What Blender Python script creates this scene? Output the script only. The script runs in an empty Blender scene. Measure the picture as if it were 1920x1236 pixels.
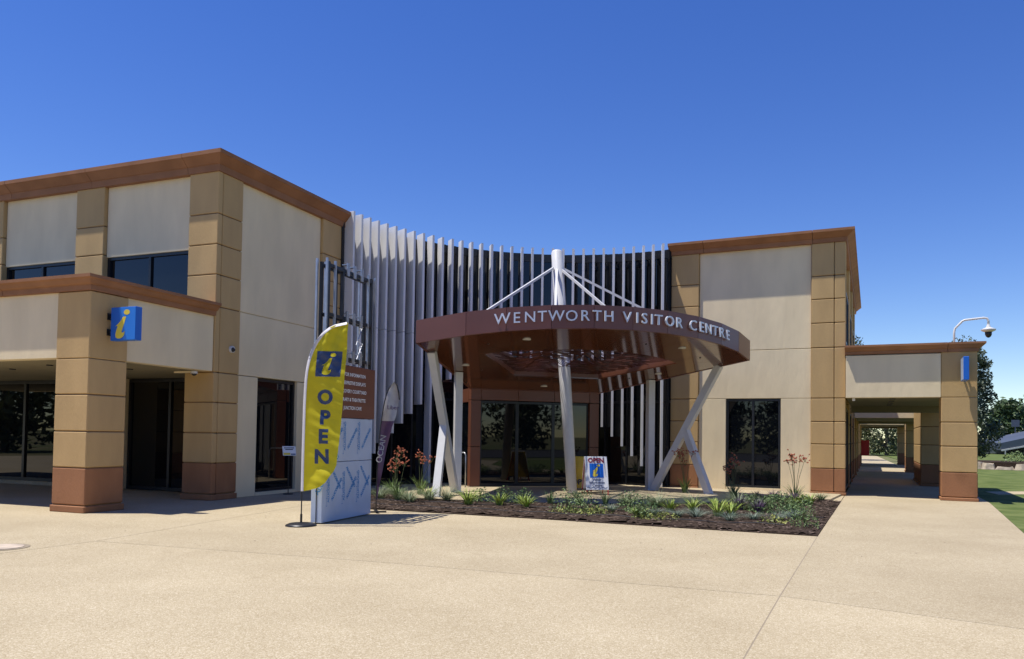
import bpy, math, random
from mathutils import Vector, Matrix
random.seed(7)
S = bpy.context.scene
COL = S.collection
R = math.radians

# ------------------------------------------------------------------ camera, sky, sun, exposure
pitch, roll = R(1.75), R(0.86)
F0 = Vector((0, math.cos(pitch), math.sin(pitch))); U0 = Vector((0, -math.sin(pitch), math.cos(pitch))); R0 = Vector((1, 0, 0))
RV = R0*math.cos(roll) + U0*math.sin(roll); UV = -R0*math.sin(roll) + U0*math.cos(roll)
cam = bpy.data.cameras.new('camera'); camo = bpy.data.objects.new('camera', cam); COL.objects.link(camo)
camo.matrix_world = Matrix(((RV.x, UV.x, -F0.x, 0), (RV.y, UV.y, -F0.y, 0), (RV.z, UV.z, -F0.z, 1.6), (0, 0, 0, 1)))
cam.sensor_width = 36; cam.lens = 36*1440/1920; cam.shift_y = 155/1920; cam.clip_start = .1; cam.clip_end = 3000
S.camera = camo
SUN = Vector((-1.60, -.225, 4.7)).normalized()
w = bpy.data.worlds.new('World'); S.world = w; w.use_nodes = True
nt = w.node_tree; bg = nt.nodes['Background']
sky = nt.nodes.new('ShaderNodeTexSky'); sky.sky_type = 'NISHITA'; sky.sun_disc = False
sky.sun_elevation = math.asin(SUN.z); sky.sun_rotation = math.atan2(SUN.x, SUN.y)
sky.altitude = 0; sky.air_density = 1.0; sky.dust_density = 0.0; sky.ozone_density = 4.0
hsv = nt.nodes.new('ShaderNodeHueSaturation'); hsv.inputs['Saturation'].default_value = 1.27; hsv.inputs['Hue'].default_value = .52
nt.links.new(sky.outputs[0], hsv.inputs['Color']); nt.links.new(hsv.outputs[0], bg.inputs[0]); bg.inputs[1].default_value = .122
sl = bpy.data.lights.new('sun', 'SUN'); sl.energy = 4.9; sl.angle = R(.53); sl.color = (1, .955, .89)
so = bpy.data.objects.new('sun', sl); COL.objects.link(so); so.rotation_euler = (-SUN).to_track_quat('-Z', 'Y').to_euler()
S.view_settings.view_transform = 'Standard'; S.view_settings.look = 'None'; S.view_settings.exposure = .3; S.view_settings.gamma = 1
S.view_settings.use_curve_mapping = False

# ------------------------------------------------------------------ materials
def mat(name, col, rough=.6, metal=0, var=0, vscale=3, bump=0, bscale=60, spec=.5, col2=None, coat=0, stretch=None, detail=4, aniso=None, rnd=0):
    m = bpy.data.materials.new(name); m.use_nodes = True
    N = m.node_tree.nodes; Lk = m.node_tree.links; b = N['Principled BSDF']
    b.inputs['Roughness'].default_value = rough; b.inputs['Metallic'].default_value = metal
    b.inputs['Specular IOR Level'].default_value = spec; b.inputs['Coat Weight'].default_value = coat; b.inputs['Coat Roughness'].default_value = .05
    b.inputs['Base Color'].default_value = (*col, 1)
    geo = N.new('ShaderNodeNewGeometry'); vec = geo.outputs['Position']
    if stretch:
        mp = N.new('ShaderNodeMapping'); mp.inputs['Scale'].default_value = stretch; Lk.new(vec, mp.inputs[0]); vec = mp.outputs[0]
    if var or col2:
        nz = N.new('ShaderNodeTexNoise'); nz.inputs['Scale'].default_value = vscale; nz.inputs['Detail'].default_value = detail; Lk.new(vec, nz.inputs['Vector'])
        rp = N.new('ShaderNodeValToRGB'); rp.color_ramp.elements[0].position = .35; rp.color_ramp.elements[1].position = .65
        c2 = col2 or tuple(min(1, c*(1+var)) for c in col); c1 = col if col2 else tuple(c*(1-var) for c in col)
        rp.color_ramp.elements[0].color = (*c1, 1); rp.color_ramp.elements[1].color = (*c2, 1)
        Lk.new(nz.outputs['Fac'], rp.inputs[0]); out = rp.outputs[0]
        if rnd:
            oi = N.new('ShaderNodeObjectInfo'); mr = N.new('ShaderNodeMapRange'); mr.inputs[3].default_value = 1-rnd; mr.inputs[4].default_value = 1+rnd
            Lk.new(oi.outputs['Random'], mr.inputs[0]); mx = N.new('ShaderNodeMix'); mx.data_type = 'RGBA'; mx.blend_type = 'MULTIPLY'; mx.inputs[0].default_value = 1
            Lk.new(out, mx.inputs[6]); Lk.new(mr.outputs[0], mx.inputs[7]); out = mx.outputs[2]
        Lk.new(out, b.inputs['Base Color'])
    if bump:
        n2 = N.new('ShaderNodeTexNoise'); n2.inputs['Scale'].default_value = bscale; n2.inputs['Detail'].default_value = 5; Lk.new(vec, n2.inputs['Vector'])
        bp = N.new('ShaderNodeBump'); bp.inputs['Strength'].default_value = bump; bp.inputs['Distance'].default_value = .02
        Lk.new(n2.outputs['Fac'], bp.inputs['Height']); Lk.new(bp.outputs[0], b.inputs['Normal'])
    return m
M = {}
M['tan'] = mat('tan_render', (.52, .35, .158), .85, var=.06, vscale=2.2, stretch=(1, 1, .3), bump=.25, bscale=45, spec=.2, rnd=.04)
M['tan_core'] = mat('tan_joint', (.22, .125, .05), .9)
M['terracotta'] = mat('terracotta_render', (.32, .15, .07), .8, var=.1, vscale=2.5, stretch=(1, 1, .4), bump=.3, bscale=45, spec=.25, rnd=.05)
M['cream'] = mat('cream_render', (.80, .665, .425), .85, var=.055, vscale=1.8, stretch=(1, 1, .3), bump=.42, bscale=8, spec=.2)
M['cornice'] = mat('brown_cornice_render', (.31, .148, .072), .75, var=.1, vscale=2, bump=.2, bscale=40, spec=.25, rnd=.04)
M['glass'] = mat('dark_tinted_glass', (.004, .005, .007), .015, spec=.55)
M['frame'] = mat('black_aluminium', (.012, .013, .016), .35)
M['fin'] = mat('pale_grey_aluminium', (.75, .74, .72), .4, var=.03, vscale=2, spec=.4, rnd=.03)
M['white'] = mat('white_paint_steel', (.66, .65, .62), .35, var=.03, vscale=5, spec=.4)
M['bronze'] = mat('bronze_composite_panel', (.165, .062, .042), .28, var=.05, vscale=1.2, spec=.5, rnd=.05)
M['soffit'] = mat('glossy_bronze_soffit', (.125, .044, .022), .12, var=.06, vscale=1, spec=.6, coat=.4)
M['brownclad'] = mat('brown_entrance_cladding', (.17, .062, .033), .3, var=.05, vscale=1.2, rnd=.06)
M['screen'] = mat('dark_copper_screen', (.10, .035, .022), .25, metal=.3)
M['letter'] = mat('satin_silver_letters', (.75, .76, .8), .3, metal=.2)
M['lamp'] = mat('downlight_lens', (.75, .73, .65), .4)
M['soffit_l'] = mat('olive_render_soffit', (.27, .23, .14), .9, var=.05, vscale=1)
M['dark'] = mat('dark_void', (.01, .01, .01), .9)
M['alu'] = mat('bright_aluminium_extrusion', (.42, .43, .45), .38, metal=.7, var=.1, vscale=6)
M['film'] = mat('silver_blue_film', (.46, .54, .66), .3, var=.05, vscale=2.5, spec=.5)
M['bluetxt'] = mat('blue_ink', (.04, .24, .56), .5)
M['signbrown'] = mat('brown_sign_panel', (.16, .05, .028), .35, var=.05, vscale=2)
M['wtxt'] = mat('white_lettering', (.8, .8, .78), .5)
M['yellow'] = mat('yellow_polyester', (.80, .69, .03), .45, var=.04, vscale=4, spec=.3)
def cloth(m, k):
    N = m.node_tree.nodes; Lk = m.node_tree.links; b = N['Principled BSDF']; t = N.new('ShaderNodeBsdfTranslucent'); mx = N.new('ShaderNodeMixShader'); mx.inputs[0].default_value = k
    if b.inputs['Base Color'].links: Lk.new(b.inputs['Base Color'].links[0].from_socket, t.inputs[0])
    Lk.new(b.outputs[0], mx.inputs[1]); Lk.new(t.outputs[0], mx.inputs[2]); Lk.new(mx.outputs[0], N['Material Output'].inputs[0])
cloth(M['yellow'], .5)
M['navy'] = mat('navy_print', (.02, .045, .13), .5)
M['signblue'] = mat('bright_blue_sign', (.012, .13, .55), .35)
M['signblue2'] = mat('mid_blue_sign', (.02, .19, .66), .35)
M['signyel'] = mat('sign_yellow', (.75, .58, .05), .4)
M['signyel2'] = mat('sign_ochre', (.52, .36, .03), .4)
M['sleeve'] = mat('white_flag_sleeve', (.62, .60, .62), .6)
M['black'] = mat('black_plastic', (.015, .015, .017), .4)
M['purple'] = mat('plum_banner_cloth', (.10, .045, .11), .45, var=.15, vscale=6)
M['greycloth'] = mat('silver_grey_banner_cloth', (.42, .40, .38), .4, var=.1, vscale=6)
M['red'] = mat('red_paint', (.42, .012, .015), .4)
M['darkred'] = mat('dark_red_print', (.25, .01, .03), .5)
M['ayellow'] = mat('yellow_board', (.62, .42, .02), .45)
M['stem'] = mat('plant_stem', (.10, .12, .04), .7)
M['orange'] = mat('orange_flower', (.44, .13, .05), .6, col2=(.30, .06, .03), vscale=40)
def leafmat(n, c1, c2, sc=9): 
    m = mat(n, c1, .55, col2=c2, vscale=sc, spec=.3); return m
M['lime'] = leafmat('lime_strap_leaf', (.16, .25, .03), (.36, .42, .09))
M['grass'] = leafmat('grey_green_blade', (.13, .17, .08), (.27, .31, .17))
M['fescue'] = leafmat('blue_fescue_blade', (.11, .16, .12), (.25, .30, .22))
M['shrub'] = leafmat('green_shrub_leaf', (.07, .13, .04), (.2, .27, .10))
M['gcover'] = leafmat('yellow_green_leaf', (.13, .18, .035), (.34, .34, .09))
M['plum'] = leafmat('purple_leaf', (.06, .03, .08), (.13, .08, .15))
M['kleaf'] = leafmat('kangaroo_paw_leaf', (.09, .15, .04), (.2, .28, .08))
M['gum'] = leafmat('gum_leaf', (.045, .062, .035), (.12, .145, .085), 2)
M['bush'] = leafmat('olive_bush_leaf', (.06, .075, .03), (.15, .165, .07), 1)
M['palm'] = leafmat('palm_leaf', (.04, .07, .025), (.09, .13, .05), 1)
M['bark'] = mat('grey_bark', (.2, .16, .12), .9, var=.3, vscale=6)
M['chip'] = mat('bark_chip', (.055, .036, .026), .95, col2=(.16, .11, .08), vscale=30)
M['rock'] = mat('pale_sandstone', (.45, .37, .28), .9, var=.25, vscale=4, bump=.6, bscale=8)
M['asphalt'] = mat('asphalt', (.055, .055, .057), .9, var=.15, vscale=2, bump=.4, bscale=150)
M['greyclad'] = mat('blue_grey_cladding', (.075, .09, .12), .5, var=.1, vscale=.3)
M['pale'] = mat('pale_wall', (.6, .58, .53), .8, var=.05, vscale=.5)
M['brickred'] = mat('red_brick_wall', (.2, .08, .06), .9, var=.2, vscale=1)

def concrete():
    m = mat('exposed_aggregate_concrete', (.46, .375, .25), .85, spec=.25); N = m.node_tree.nodes; Lk = m.node_tree.links; b = N['Principled BSDF']
    g = N.new('ShaderNodeNewGeometry').outputs['Position']
    v = N.new('ShaderNodeTexVoronoi'); v.inputs['Scale'].default_value = 95; Lk.new(g, v.inputs['Vector'])
    rp = N.new('ShaderNodeValToRGB'); e = rp.color_ramp.elements
    e[0].color = (.33, .262, .155, 1); e[1].color = (.56, .485, .345, 1); e.new(.2).color = (.395, .325, .205, 1); e.new(.7).color = (.445, .372, .242, 1)
    sep = N.new('ShaderNodeSeparateColor'); Lk.new(v.outputs['Color'], sep.inputs[0]); Lk.new(sep.outputs[0], rp.inputs[0])
    nz = N.new('ShaderNodeTexNoise'); nz.inputs['Scale'].default_value = .45; nz.inputs['Detail'].default_value = 7; nz.inputs['Roughness'].default_value = .62; Lk.new(g, nz.inputs['Vector'])
    r2 = N.new('ShaderNodeValToRGB'); r2.color_ramp.elements[0].position = .3; r2.color_ramp.elements[1].position = .72
    r2.color_ramp.elements[0].color = (.84, .82, .79, 1); r2.color_ramp.elements[1].color = (1.05, 1.05, 1.05, 1); Lk.new(nz.outputs['Fac'], r2.inputs[0])
    n3 = N.new('ShaderNodeTexNoise'); n3.inputs['Scale'].default_value = 1.7; n3.inputs['Detail'].default_value = 9; n3.inputs['Roughness'].default_value = .7; Lk.new(g, n3.inputs['Vector'])
    r3 = N.new('ShaderNodeValToRGB'); r3.color_ramp.elements[0].position = .25; r3.color_ramp.elements[1].position = .4; r3.color_ramp.elements[0].color = (.82, .80, .77, 1); r3.color_ramp.elements[1].color = (1, 1, 1, 1)
    ew = r3.color_ramp.elements.new(.70); ew.color = (1, 1, 1, 1); ew = r3.color_ramp.elements.new(.76); ew.color = (1.12, 1.13, 1.15, 1); Lk.new(n3.outputs['Fac'], r3.inputs[0])
    m0 = N.new('ShaderNodeMix'); m0.data_type = 'RGBA'; m0.blend_type = 'MULTIPLY'; m0.inputs[0].default_value = 1; Lk.new(r2.outputs[0], m0.inputs[6]); Lk.new(r3.outputs[0], m0.inputs[7])
    oi = N.new('ShaderNodeObjectInfo'); mr = N.new('ShaderNodeMapRange'); mr.inputs[3].default_value = .95; mr.inputs[4].default_value = 1.04; Lk.new(oi.outputs['Random'], mr.inputs[0])
    m1 = N.new('ShaderNodeMix'); m1.data_type = 'RGBA'; m1.blend_type = 'MULTIPLY'; m1.inputs[0].default_value = 1; Lk.new(rp.outputs[0], m1.inputs[6]); Lk.new(m0.outputs[2], m1.inputs[7])
    m2 = N.new('ShaderNodeMix'); m2.data_type = 'RGBA'; m2.blend_type = 'MULTIPLY'; m2.inputs[0].default_value = 1; Lk.new(m1.outputs[2], m2.inputs[6]); Lk.new(mr.outputs[0], m2.inputs[7])
    Lk.new(m2.outputs[2], b.inputs['Base Color'])
    bp = N.new('ShaderNodeBump'); bp.inputs['Strength'].default_value = .5; bp.inputs['Distance'].default_value = .006
    Lk.new(v.outputs['Distance'], bp.inputs['Height']); bp.invert = True; Lk.new(bp.outputs[0], b.inputs['Normal'])
    return m
M['concrete'] = concrete()
M['sealant'] = mat('grey_joint_sealant', (.11, .09, .065), .9); M['sealant2'] = mat('sand_joint_sealant', (.27, .22, .15), .9)
M['lawn'] = mat('mown_grass', (.075, .108, .028), .9, col2=(.15, .18, .06), vscale=1.3, bump=.8, bscale=60, spec=.1, detail=9)
M['dry'] = mat('dry_ground', (.2, .17, .09), .95, col2=(.11, .14, .05), vscale=.15, spec=.1, detail=8)
M['mulch'] = mat('dark_bark_mulch', (.022, .015, .011), .95, col2=(.075, .052, .038), vscale=22, bump=1, bscale=40, spec=.1, detail=8)

# ------------------------------------------------------------------ mesh helpers
class MB:
    def __init__(s): s.v = []; s.f = []
    def add(s, vs, fs):
        n = len(s.v); s.v += [tuple(p) for p in vs]; s.f += [tuple(i+n for i in f) for f in fs]; return s
    def box(s, x0, x1, y0, y1, z0, z1):
        return s.add([(x0,y0,z0),(x1,y0,z0),(x1,y1,z0),(x0,y1,z0),(x0,y0,z1),(x1,y0,z1),(x1,y1,z1),(x0,y1,z1)],
            [(0,3,2,1),(4,5,6,7),(0,1,5,4),(1,2,6,5),(2,3,7,6),(3,0,4,7)])
    def cbox(s, x0, x1, y0, y1, z0, z1, c=.012):
        # box with chamfered edges
        X = (x0, x1); Y = (y0, y1); Z = (z0, z1); vs = []; idx = {}
        for i in (0, 1):
            for j in (0, 1):
                for k in (0, 1):
                    sx = c if i == 0 else -c; sy = c if j == 0 else -c; sz = c if k == 0 else -c
                    for a, p in enumerate(((X[i], Y[j]+sy, Z[k]+sz), (X[i]+sx, Y[j], Z[k]+sz), (X[i]+sx, Y[j]+sy, Z[k]))):
                        idx[i, j, k, a] = len(vs); vs.append(p)
        g = lambda *t: idx[t]; fs = []
        for i in (0, 1): fs.append([g(i,0,0,0), g(i,1,0,0), g(i,1,1,0), g(i,0,1,0)])
        for j in (0, 1): fs.append([g(0,j,0,1), g(1,j,0,1), g(1,j,1,1), g(0,j,1,1)])
        for k in (0, 1): fs.append([g(0,0,k,2), g(1,0,k,2), g(1,1,k,2), g(0,1,k,2)])
        for i in (0, 1):
            for j in (0, 1): fs.append([g(i,j,0,0), g(i,j,0,1), g(i,j,1,1), g(i,j,1,0)])
        for i in (0, 1):
            for k in (0, 1): fs.append([g(i,0,k,0), g(i,0,k,2), g(i,1,k,2), g(i,1,k,0)])
        for j in (0, 1):
            for k in (0, 1): fs.append([g(0,j,k,1), g(0,j,k,2), g(1,j,k,2), g(1,j,k,1)])
        for i in (0, 1):
            for j in (0, 1):
                for k in (0, 1): fs.append([g(i,j,k,0), g(i,j,k,1), g(i,j,k,2)])
        cx, cy, cz = (x0+x1)/2, (y0+y1)/2, (z0+z1)/2; ff = []
        for f in fs:
            a, b_, c_ = (Vector(vs[q]) for q in f[:3]); n = (b_-a).cross(c_-a); m = sum((Vector(vs[q]) for q in f), Vector())/len(f)
            ff.append(f if n.dot(m-Vector((cx, cy, cz))) > 0 else f[::-1])
        return s.add(vs, ff)
    def prism(s, poly, z0, z1):
        # z0/z1 may be functions of (x, y)
        a = z0 if callable(z0) else (lambda x, y: z0); b = z1 if callable(z1) else (lambda x, y: z1); n = len(poly)
        ar = sum(poly[i][0]*poly[(i+1) % n][1]-poly[(i+1) % n][0]*poly[i][1] for i in range(n))
        if ar < 0: poly = poly[::-1]
        vs = [(x, y, a(x, y)) for x, y in poly]+[(x, y, b(x, y)) for x, y in poly]
        return s.add(vs, [tuple(range(n-1, -1, -1)), tuple(range(n, 2*n))]+[(i, (i+1) % n, n+(i+1) % n, n+i) for i in range(n)])
    def tube(s, pts, r, seg=10, cap=True):
        pts = [Vector(p) for p in pts]; rs = r if isinstance(r, (list, tuple)) else [r]*len(pts); n0 = len(s.v); vs = []; fs = []
        ref = None
        for i, p in enumerate(pts):
            d = (pts[min(i+1, len(pts)-1)]-pts[max(i-1, 0)]).normalized()
            if ref is None: ref = Vector((0, 0, 1)) if abs(d.z) < .9 else Vector((1, 0, 0))
            a = d.cross(ref).normalized(); b = a.cross(d); ref = b.copy() if b.length > 0 else ref
            for k in range(seg):
                t = 2*math.pi*k/seg; vs.append(p+(a*math.cos(t)+b*math.sin(t))*rs[i])
        for i in range(len(pts)-1):
            for k in range(seg):
                fs.append((i*seg+k, i*seg+(k+1) % seg, (i+1)*seg+(k+1) % seg, (i+1)*seg+k))
        if cap: fs += [tuple(range(seg-1, -1, -1)), tuple(range((len(pts)-1)*seg, len(pts)*seg))]
        return s.add(vs, fs)
    def bar(s, p, q, wd, ht, up=(0, 0, 1)):
        p = Vector(p); q = Vector(q); d = (q-p).normalized(); up = Vector(up)
        if abs(d.dot(up)) > .98: up = Vector((0, 1, 0))
        a = d.cross(up).normalized()*wd/2; b = a.cross(d).normalized()*ht/2
        vs = [p-a-b, p+a-b, p+a+b, p-a+b, q-a-b, q+a-b, q+a+b, q-a+b]
        return s.add(vs, [(0,1,2,3),(7,6,5,4),(0,4,5,1),(1,5,6,2),(2,6,7,3),(3,7,4,0)])
    def build(s, name, m, parent=None, smooth=False):
        me = bpy.data.meshes.new(name); me.from_pydata(s.v, [], s.f); me.update()
        if m: me.materials.append(M[m] if isinstance(m, str) else m)
        if smooth:
            for p in me.polygons: p.use_smooth = True
        o = bpy.data.objects.new(name, me); COL.objects.link(o)
        if parent: o.parent = parent
        return o
def tag(o, label, cat, group=None):
    o['label'] = label; o['category'] = cat
    if group: o['group'] = group
    return o
def struct(o): o['kind'] = 'structure'; return o
def stuff(o): o['kind'] = 'stuff'; return o
def empty(name, loc, rz=0):
    o = bpy.data.objects.new(name, None); COL.objects.link(o); o.location = loc; o.rotation_euler = (0, 0, rz); o.empty_display_size = .2; return o
def copy_tree(o, parent=None):
    c = o.copy(); COL.objects.link(c); c.parent = parent
    for ch in list(o.children): copy_tree(ch, c)
    return c
_txt = {}
def text_geo(st, size=1, ext=0, bold=0, align='CENTER', subdiv=0):
    k = (st, size, ext, bold, align)
    if k not in _txt:
        cu = bpy.data.curves.new('t', 'FONT'); cu.body = st; cu.size = size; cu.extrude = ext; cu.offset = bold; cu.align_x = align; cu.resolution_u = 3
        ob = bpy.data.objects.new('t', cu); COL.objects.link(ob); dg = bpy.context.evaluated_depsgraph_get(); me = bpy.data.meshes.new_from_object(ob.evaluated_get(dg))
        _txt[k] = ([v.co.copy() for v in me.vertices], [tuple(p.vertices) for p in me.polygons])
        bpy.data.objects.remove(ob); bpy.data.curves.remove(cu); bpy.data.meshes.remove(me)
    return _txt[k]
def refine(vs, fs, maxlen):
    # split long triangle edges so flat print can follow folded cloth
    vs = [Vector(v) for v in vs]; tri = []
    for f in fs:
        for i in range(1, len(f)-1): tri.append((f[0], f[i], f[i+1]))
    for _ in range(7):
        mid = {}; new = []; ch = False
        def md(a, b):
            k = (min(a, b), max(a, b))
            if (vs[a]-vs[b]).length <= maxlen: return None
            if k not in mid: mid[k] = len(vs); vs.append((vs[a]+vs[b])/2)
            return mid[k]
        for a, b, c in tri:
            x, y, z = md(a, b), md(b, c), md(c, a); n = sum(q is not None for q in (x, y, z))
            if n == 0: new.append((a, b, c)); continue
            ch = True
            if n == 3: new += [(a, x, z), (x, b, y), (z, y, c), (x, y, z)]
            else:
                while x is None: a, b, c, x, y, z = b, c, a, y, z, x
                if n == 1: new += [(a, x, c), (x, b, c)]
                elif y is not None: new += [(a, x, c), (x, y, c), (x, b, y)]
                else: new += [(a, x, z), (x, b, c), (x, c, z)]
        tri = new
        if not ch: break
    return vs, tri
from mathutils.geometry import tessellate_polygon
I_STEM = [(.20,.44),(.30,.50),(.42,.60),(.52,.73),(.64,.735),(.60,.60),(.53,.42),(.47,.28),(.48,.235),(.535,.235),(.60,.29),(.585,.18),(.52,.10),(.42,.06),(.31,.06),(.235,.10),(.215,.19),(.25,.31),(.30,.43),(.29,.455)]
I_DOT = [(.665+.125*math.cos(t*math.pi/8), .865+.082*math.sin(t*math.pi/8)) for t in range(16)]
def glyph_i(x0, z0, sz, fn, mb=None):
    # italic lower case i in a unit square, mapped through fn(x, z)
    mb = mb or MB()
    for poly in (I_STEM, I_DOT):
        n = len(poly); cx = sum(p[0] for p in poly)/n; cz = sum(p[1] for p in poly)/n
        vs = [(x0+p[0]*sz, z0+p[1]*sz, 0) for p in poly]
        fs = tessellate_polygon([[Vector(v) for v in vs]]); fs = [f if (Vector(vs[f[1]])-Vector(vs[f[0]])).cross(Vector(vs[f[2]])-Vector(vs[f[0]])).z > 0 else f[::-1] for f in fs]
        vs, fs = refine(vs, fs, max(.03, sz*.1)); mb.add([fn(v.x, v.y) for v in vs], fs)
    return mb
def text_on(st, size, fn, x, z, bold=0, align='CENTER', maxlen=.05, rot=0):
    vs, fs = text_geo(st, size, 0, bold, align); vs, fs = refine(vs, fs, maxlen); c, s_ = math.cos(rot), math.sin(rot)
    return MB().add([fn(x+v.x*c-v.y*s_, z+v.x*s_+v.y*c) for v in vs], fs)

# ------------------------------------------------------------------ frames of the wings and the entrance
aL, aR, aC = R(21.27), R(25.13), R(18)
OL = (-8.10, 14.64); OR = (9.69, 22.31); OC = (.76, 23.73)
def WL(u, w): return (OL[0]+u*math.cos(aL)+w*math.sin(aL), OL[1]-u*math.sin(aL)+w*math.cos(aL))
def WR(u, w): return (OR[0]+u*math.cos(aR)+w*math.sin(aR), OR[1]-u*math.sin(aR)+w*math.cos(aR))

# ------------------------------------------------------------------ ground
struct(MB().add([(-900,-900,-.06),(900,-900,-.06),(900,900,-.06),(-900,900,-.06)], [(0,1,2,3)]).build('ground', 'dry'))
def inset(poly, d):
    n = len(poly); ar = sum(poly[i][0]*poly[(i+1) % n][1]-poly[(i+1) % n][0]*poly[i][1] for i in range(n)); out = []
    if ar < 0: poly = poly[::-1]
    for i in range(n):
        p0, p1, p2 = Vector(poly[i-1]), Vector(poly[i]), Vector(poly[(i+1) % n]); a = (p1-p0).normalized(); b = (p2-p1).normalized()
        na, nb = Vector((-a.y, a.x)), Vector((-b.y, b.x)); k = na+nb; out.append(tuple(p1+k*(d/max(.3, 1+na.dot(nb)))))
    return out
fore = struct(MB().box(-41, 13.5, -3.3, -3.02, -.06, .0).build('forecourt', 'concrete'))
J = [(-5.93,11.05),(-1.71,9.66),(2.77,7.91)]
slabs = [[(-2.32,-3),(2.77,7.91),(-1.71,9.66),(-5.93,11.05),(-12.54,-3)],
    [(-40,-3),(-12.54,-3),(-5.93,11.05),(-4.6,16.6),(-3.1,22.8),(-5,27),(-40,40)],
    [(2.77,7.91),(5.11,12.83),WR(-.02,0.3),WR(-5.3,.4),(0,27),(-4.2,26),(-3.1,22.8),(-4.6,16.6),(-5.93,11.05),(-1.71,9.66)],
    [(-2.32,-3),(13,-3),(13,.1),(10,2.4),(4.44,6.67),(3.13,7.66),(2.77,7.91)],
    [(2.77,7.91),(3.13,7.66),(4.44,6.67),(10,2.4),(13,.1),(14,3),(10,8),(8.75,11),(8.7,12.7),(9.15,13.73),WR(3.55,-.3),WR(-.02,-.3),(5.11,12.83)],
    [WR(-.02,-.29),WR(3.55,-.29),WR(3.55,12),WR(-.02,12)], [WR(-.02,12),WR(3.55,12),WR(3.55,36),WR(-.02,36)], [WR(-.5,36),WR(2.2,36),WR(1.2,66),WR(-6,72)]]
for p in slabs: MB().prism(inset(p, .006), -.05, 0).build('paving_slab', 'concrete', fore)
for a, b in (((-5.93,11.05),(-1.71,9.66)), ((-1.71,9.66),(2.77,7.91)), ((2.77,7.91),(3.13,7.66)), ((3.13,7.66),(4.44,6.67)), ((4.44,6.67),(10,2.4)), ((-2.32,-3),(2.77,7.91)), ((2.77,7.91),(5.11,12.83)), ((-12.54,-3),(-5.93,11.05)), ((-5.93,11.05),(-4.6,16.6)), ((-4.6,16.6),(-3.1,22.8))):
    lt = a == (-2.32,-3) or b == (5.11,12.83); zz = -.0235 if lt else -.027
    MB().bar((*a, zz), (*b, zz), .0125, .044).build('joint_sealant', 'sealant2' if lt else 'sealant', fore)
lawnp = [WR(3.56, -.3), (9.16,13.72), (8.71,12.7), (8.76,11), (10.01,8), (14.01,3), (60,-10), (260,60), (260,190), (60,140), WR(2.21,66), WR(3.56,36)]
struct(MB().prism(lawnp, -.05, -.012).build('lawn', 'lawn'))
struct(MB().prism([(15.2,24.0),(80,42),(80,43.6),(15.6,25.3)], -.02, -.004).build('footpath', 'concrete'))
struct(MB().prism([(-90,-29),(90,-29),(90,-3.32),(-90,-3.32)], -.05, -.02).build('road', 'asphalt'))
slabpoly = [(-2.44,18.98),(-1.8,18.62),(-1.2,18.4),(-.3,18.2),(.5,18.1),(1.5,18.05),(2.5,18.1),(3.4,18.25),(4.3,18.5),(5.2,18.95),(5.9,19.5),(6.3,20.2),(6.45,21.2),WR(-.3,-2.38),WR(-.1,.05),WR(-5.2,.1),(3.6,25.3),(0,25.8),(-2.9,24.4),(-3.0,20.4)]
struct(MB().prism(slabpoly, .002, .05).build('entry_slab', 'concrete'))
bedpoly = [(5.11,12.83),(8.64,20.15),(6.47,21.15),(6.32,20.2),(5.92,19.48),(5.2,18.92),(4.3,18.47),(3.4,18.22),(2.5,18.07),(1.5,18.02),(.5,18.07),(-.3,18.17),(-1.2,18.37),(-1.8,18.6),(-2.46,18.98),(-3.02,20.4),(-3.3,21.6),(-4.2,21.2),(-4.6,18.4),(-4.15,16.75),(-2.88,16.22),(.44,14.9),(3.06,13.7)]
def inpoly(x, y, P):
    c = False; n = len(P)
    for i in range(n):
        a, b = P[i], P[i-1]
        if (a[1] > y) != (b[1] > y) and x < (b[0]-a[0])*(y-a[1])/(b[1]-a[1])+a[0]: c = not c
    return c
bed = struct(MB().prism(bedpoly, .002, .014).build('garden_bed', 'mulch'))
def edge_d(x, y, P):
    best = 9
    for i in range(len(P)):
        a, b = Vector(P[i-1]), Vector(P[i]); d = b-a; t = max(0, min(1, (Vector((x, y))-a).dot(d)/d.length_squared)); best = min(best, (a+d*t-Vector((x, y))).length)
    return best
g = MB(); st = .14; nx = int(13.4/st); ny = int(9/st); ids = {}
for i in range(nx):
    for j in range(ny):
        x = -4.7+i*st+random.uniform(-.04, .04); y = 12.8+j*st+random.uniform(-.04, .04)
        if inpoly(x, y, bedpoly):
            ed = edge_d(x, y, bedpoly); ids[i, j] = len(g.v); g.v.append((x, y, .012+min(1, ed/.25)*(.03+random.uniform(0, .035))))
for (i, j) in list(ids):
    if all(k in ids for k in ((i+1, j), (i, j+1), (i+1, j+1))): g.f.append((ids[i, j], ids[i+1, j], ids[i+1, j+1], ids[i, j+1]))
g.build('mulch_surface', 'mulch', bed, True)
ch = MB()
for k in range(6500):
    x = random.uniform(-4.7, 8.7); y = random.uniform(12.8, 21.7)
    if not inpoly(x, y, bedpoly): continue
    z = .012+min(1, edge_d(x, y, bedpoly)/.25)*.05; a = random.uniform(0, 6.3); l = random.uniform(.02, .06); wd = random.uniform(.008, .02); t = random.uniform(-.5, .5)
    dx, dy = math.cos(a)*l, math.sin(a)*l; ex, ey = -math.sin(a)*wd, math.cos(a)*wd
    ch.add([(x-dx-ex, y-dy-ey, z-t*.02), (x+dx-ex, y+dy-ey, z+t*.02+.006), (x+dx+ex, y+dy+ey, z+t*.02+.012), (x-dx+ex, y-dy+ey, z-t*.02+.006)], [(0, 1, 2, 3)])
stuff(tag(ch.build('bark_mulch', 'chip'), 'loose dark bark chips scattered over the garden bed', 'mulch'))
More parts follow.
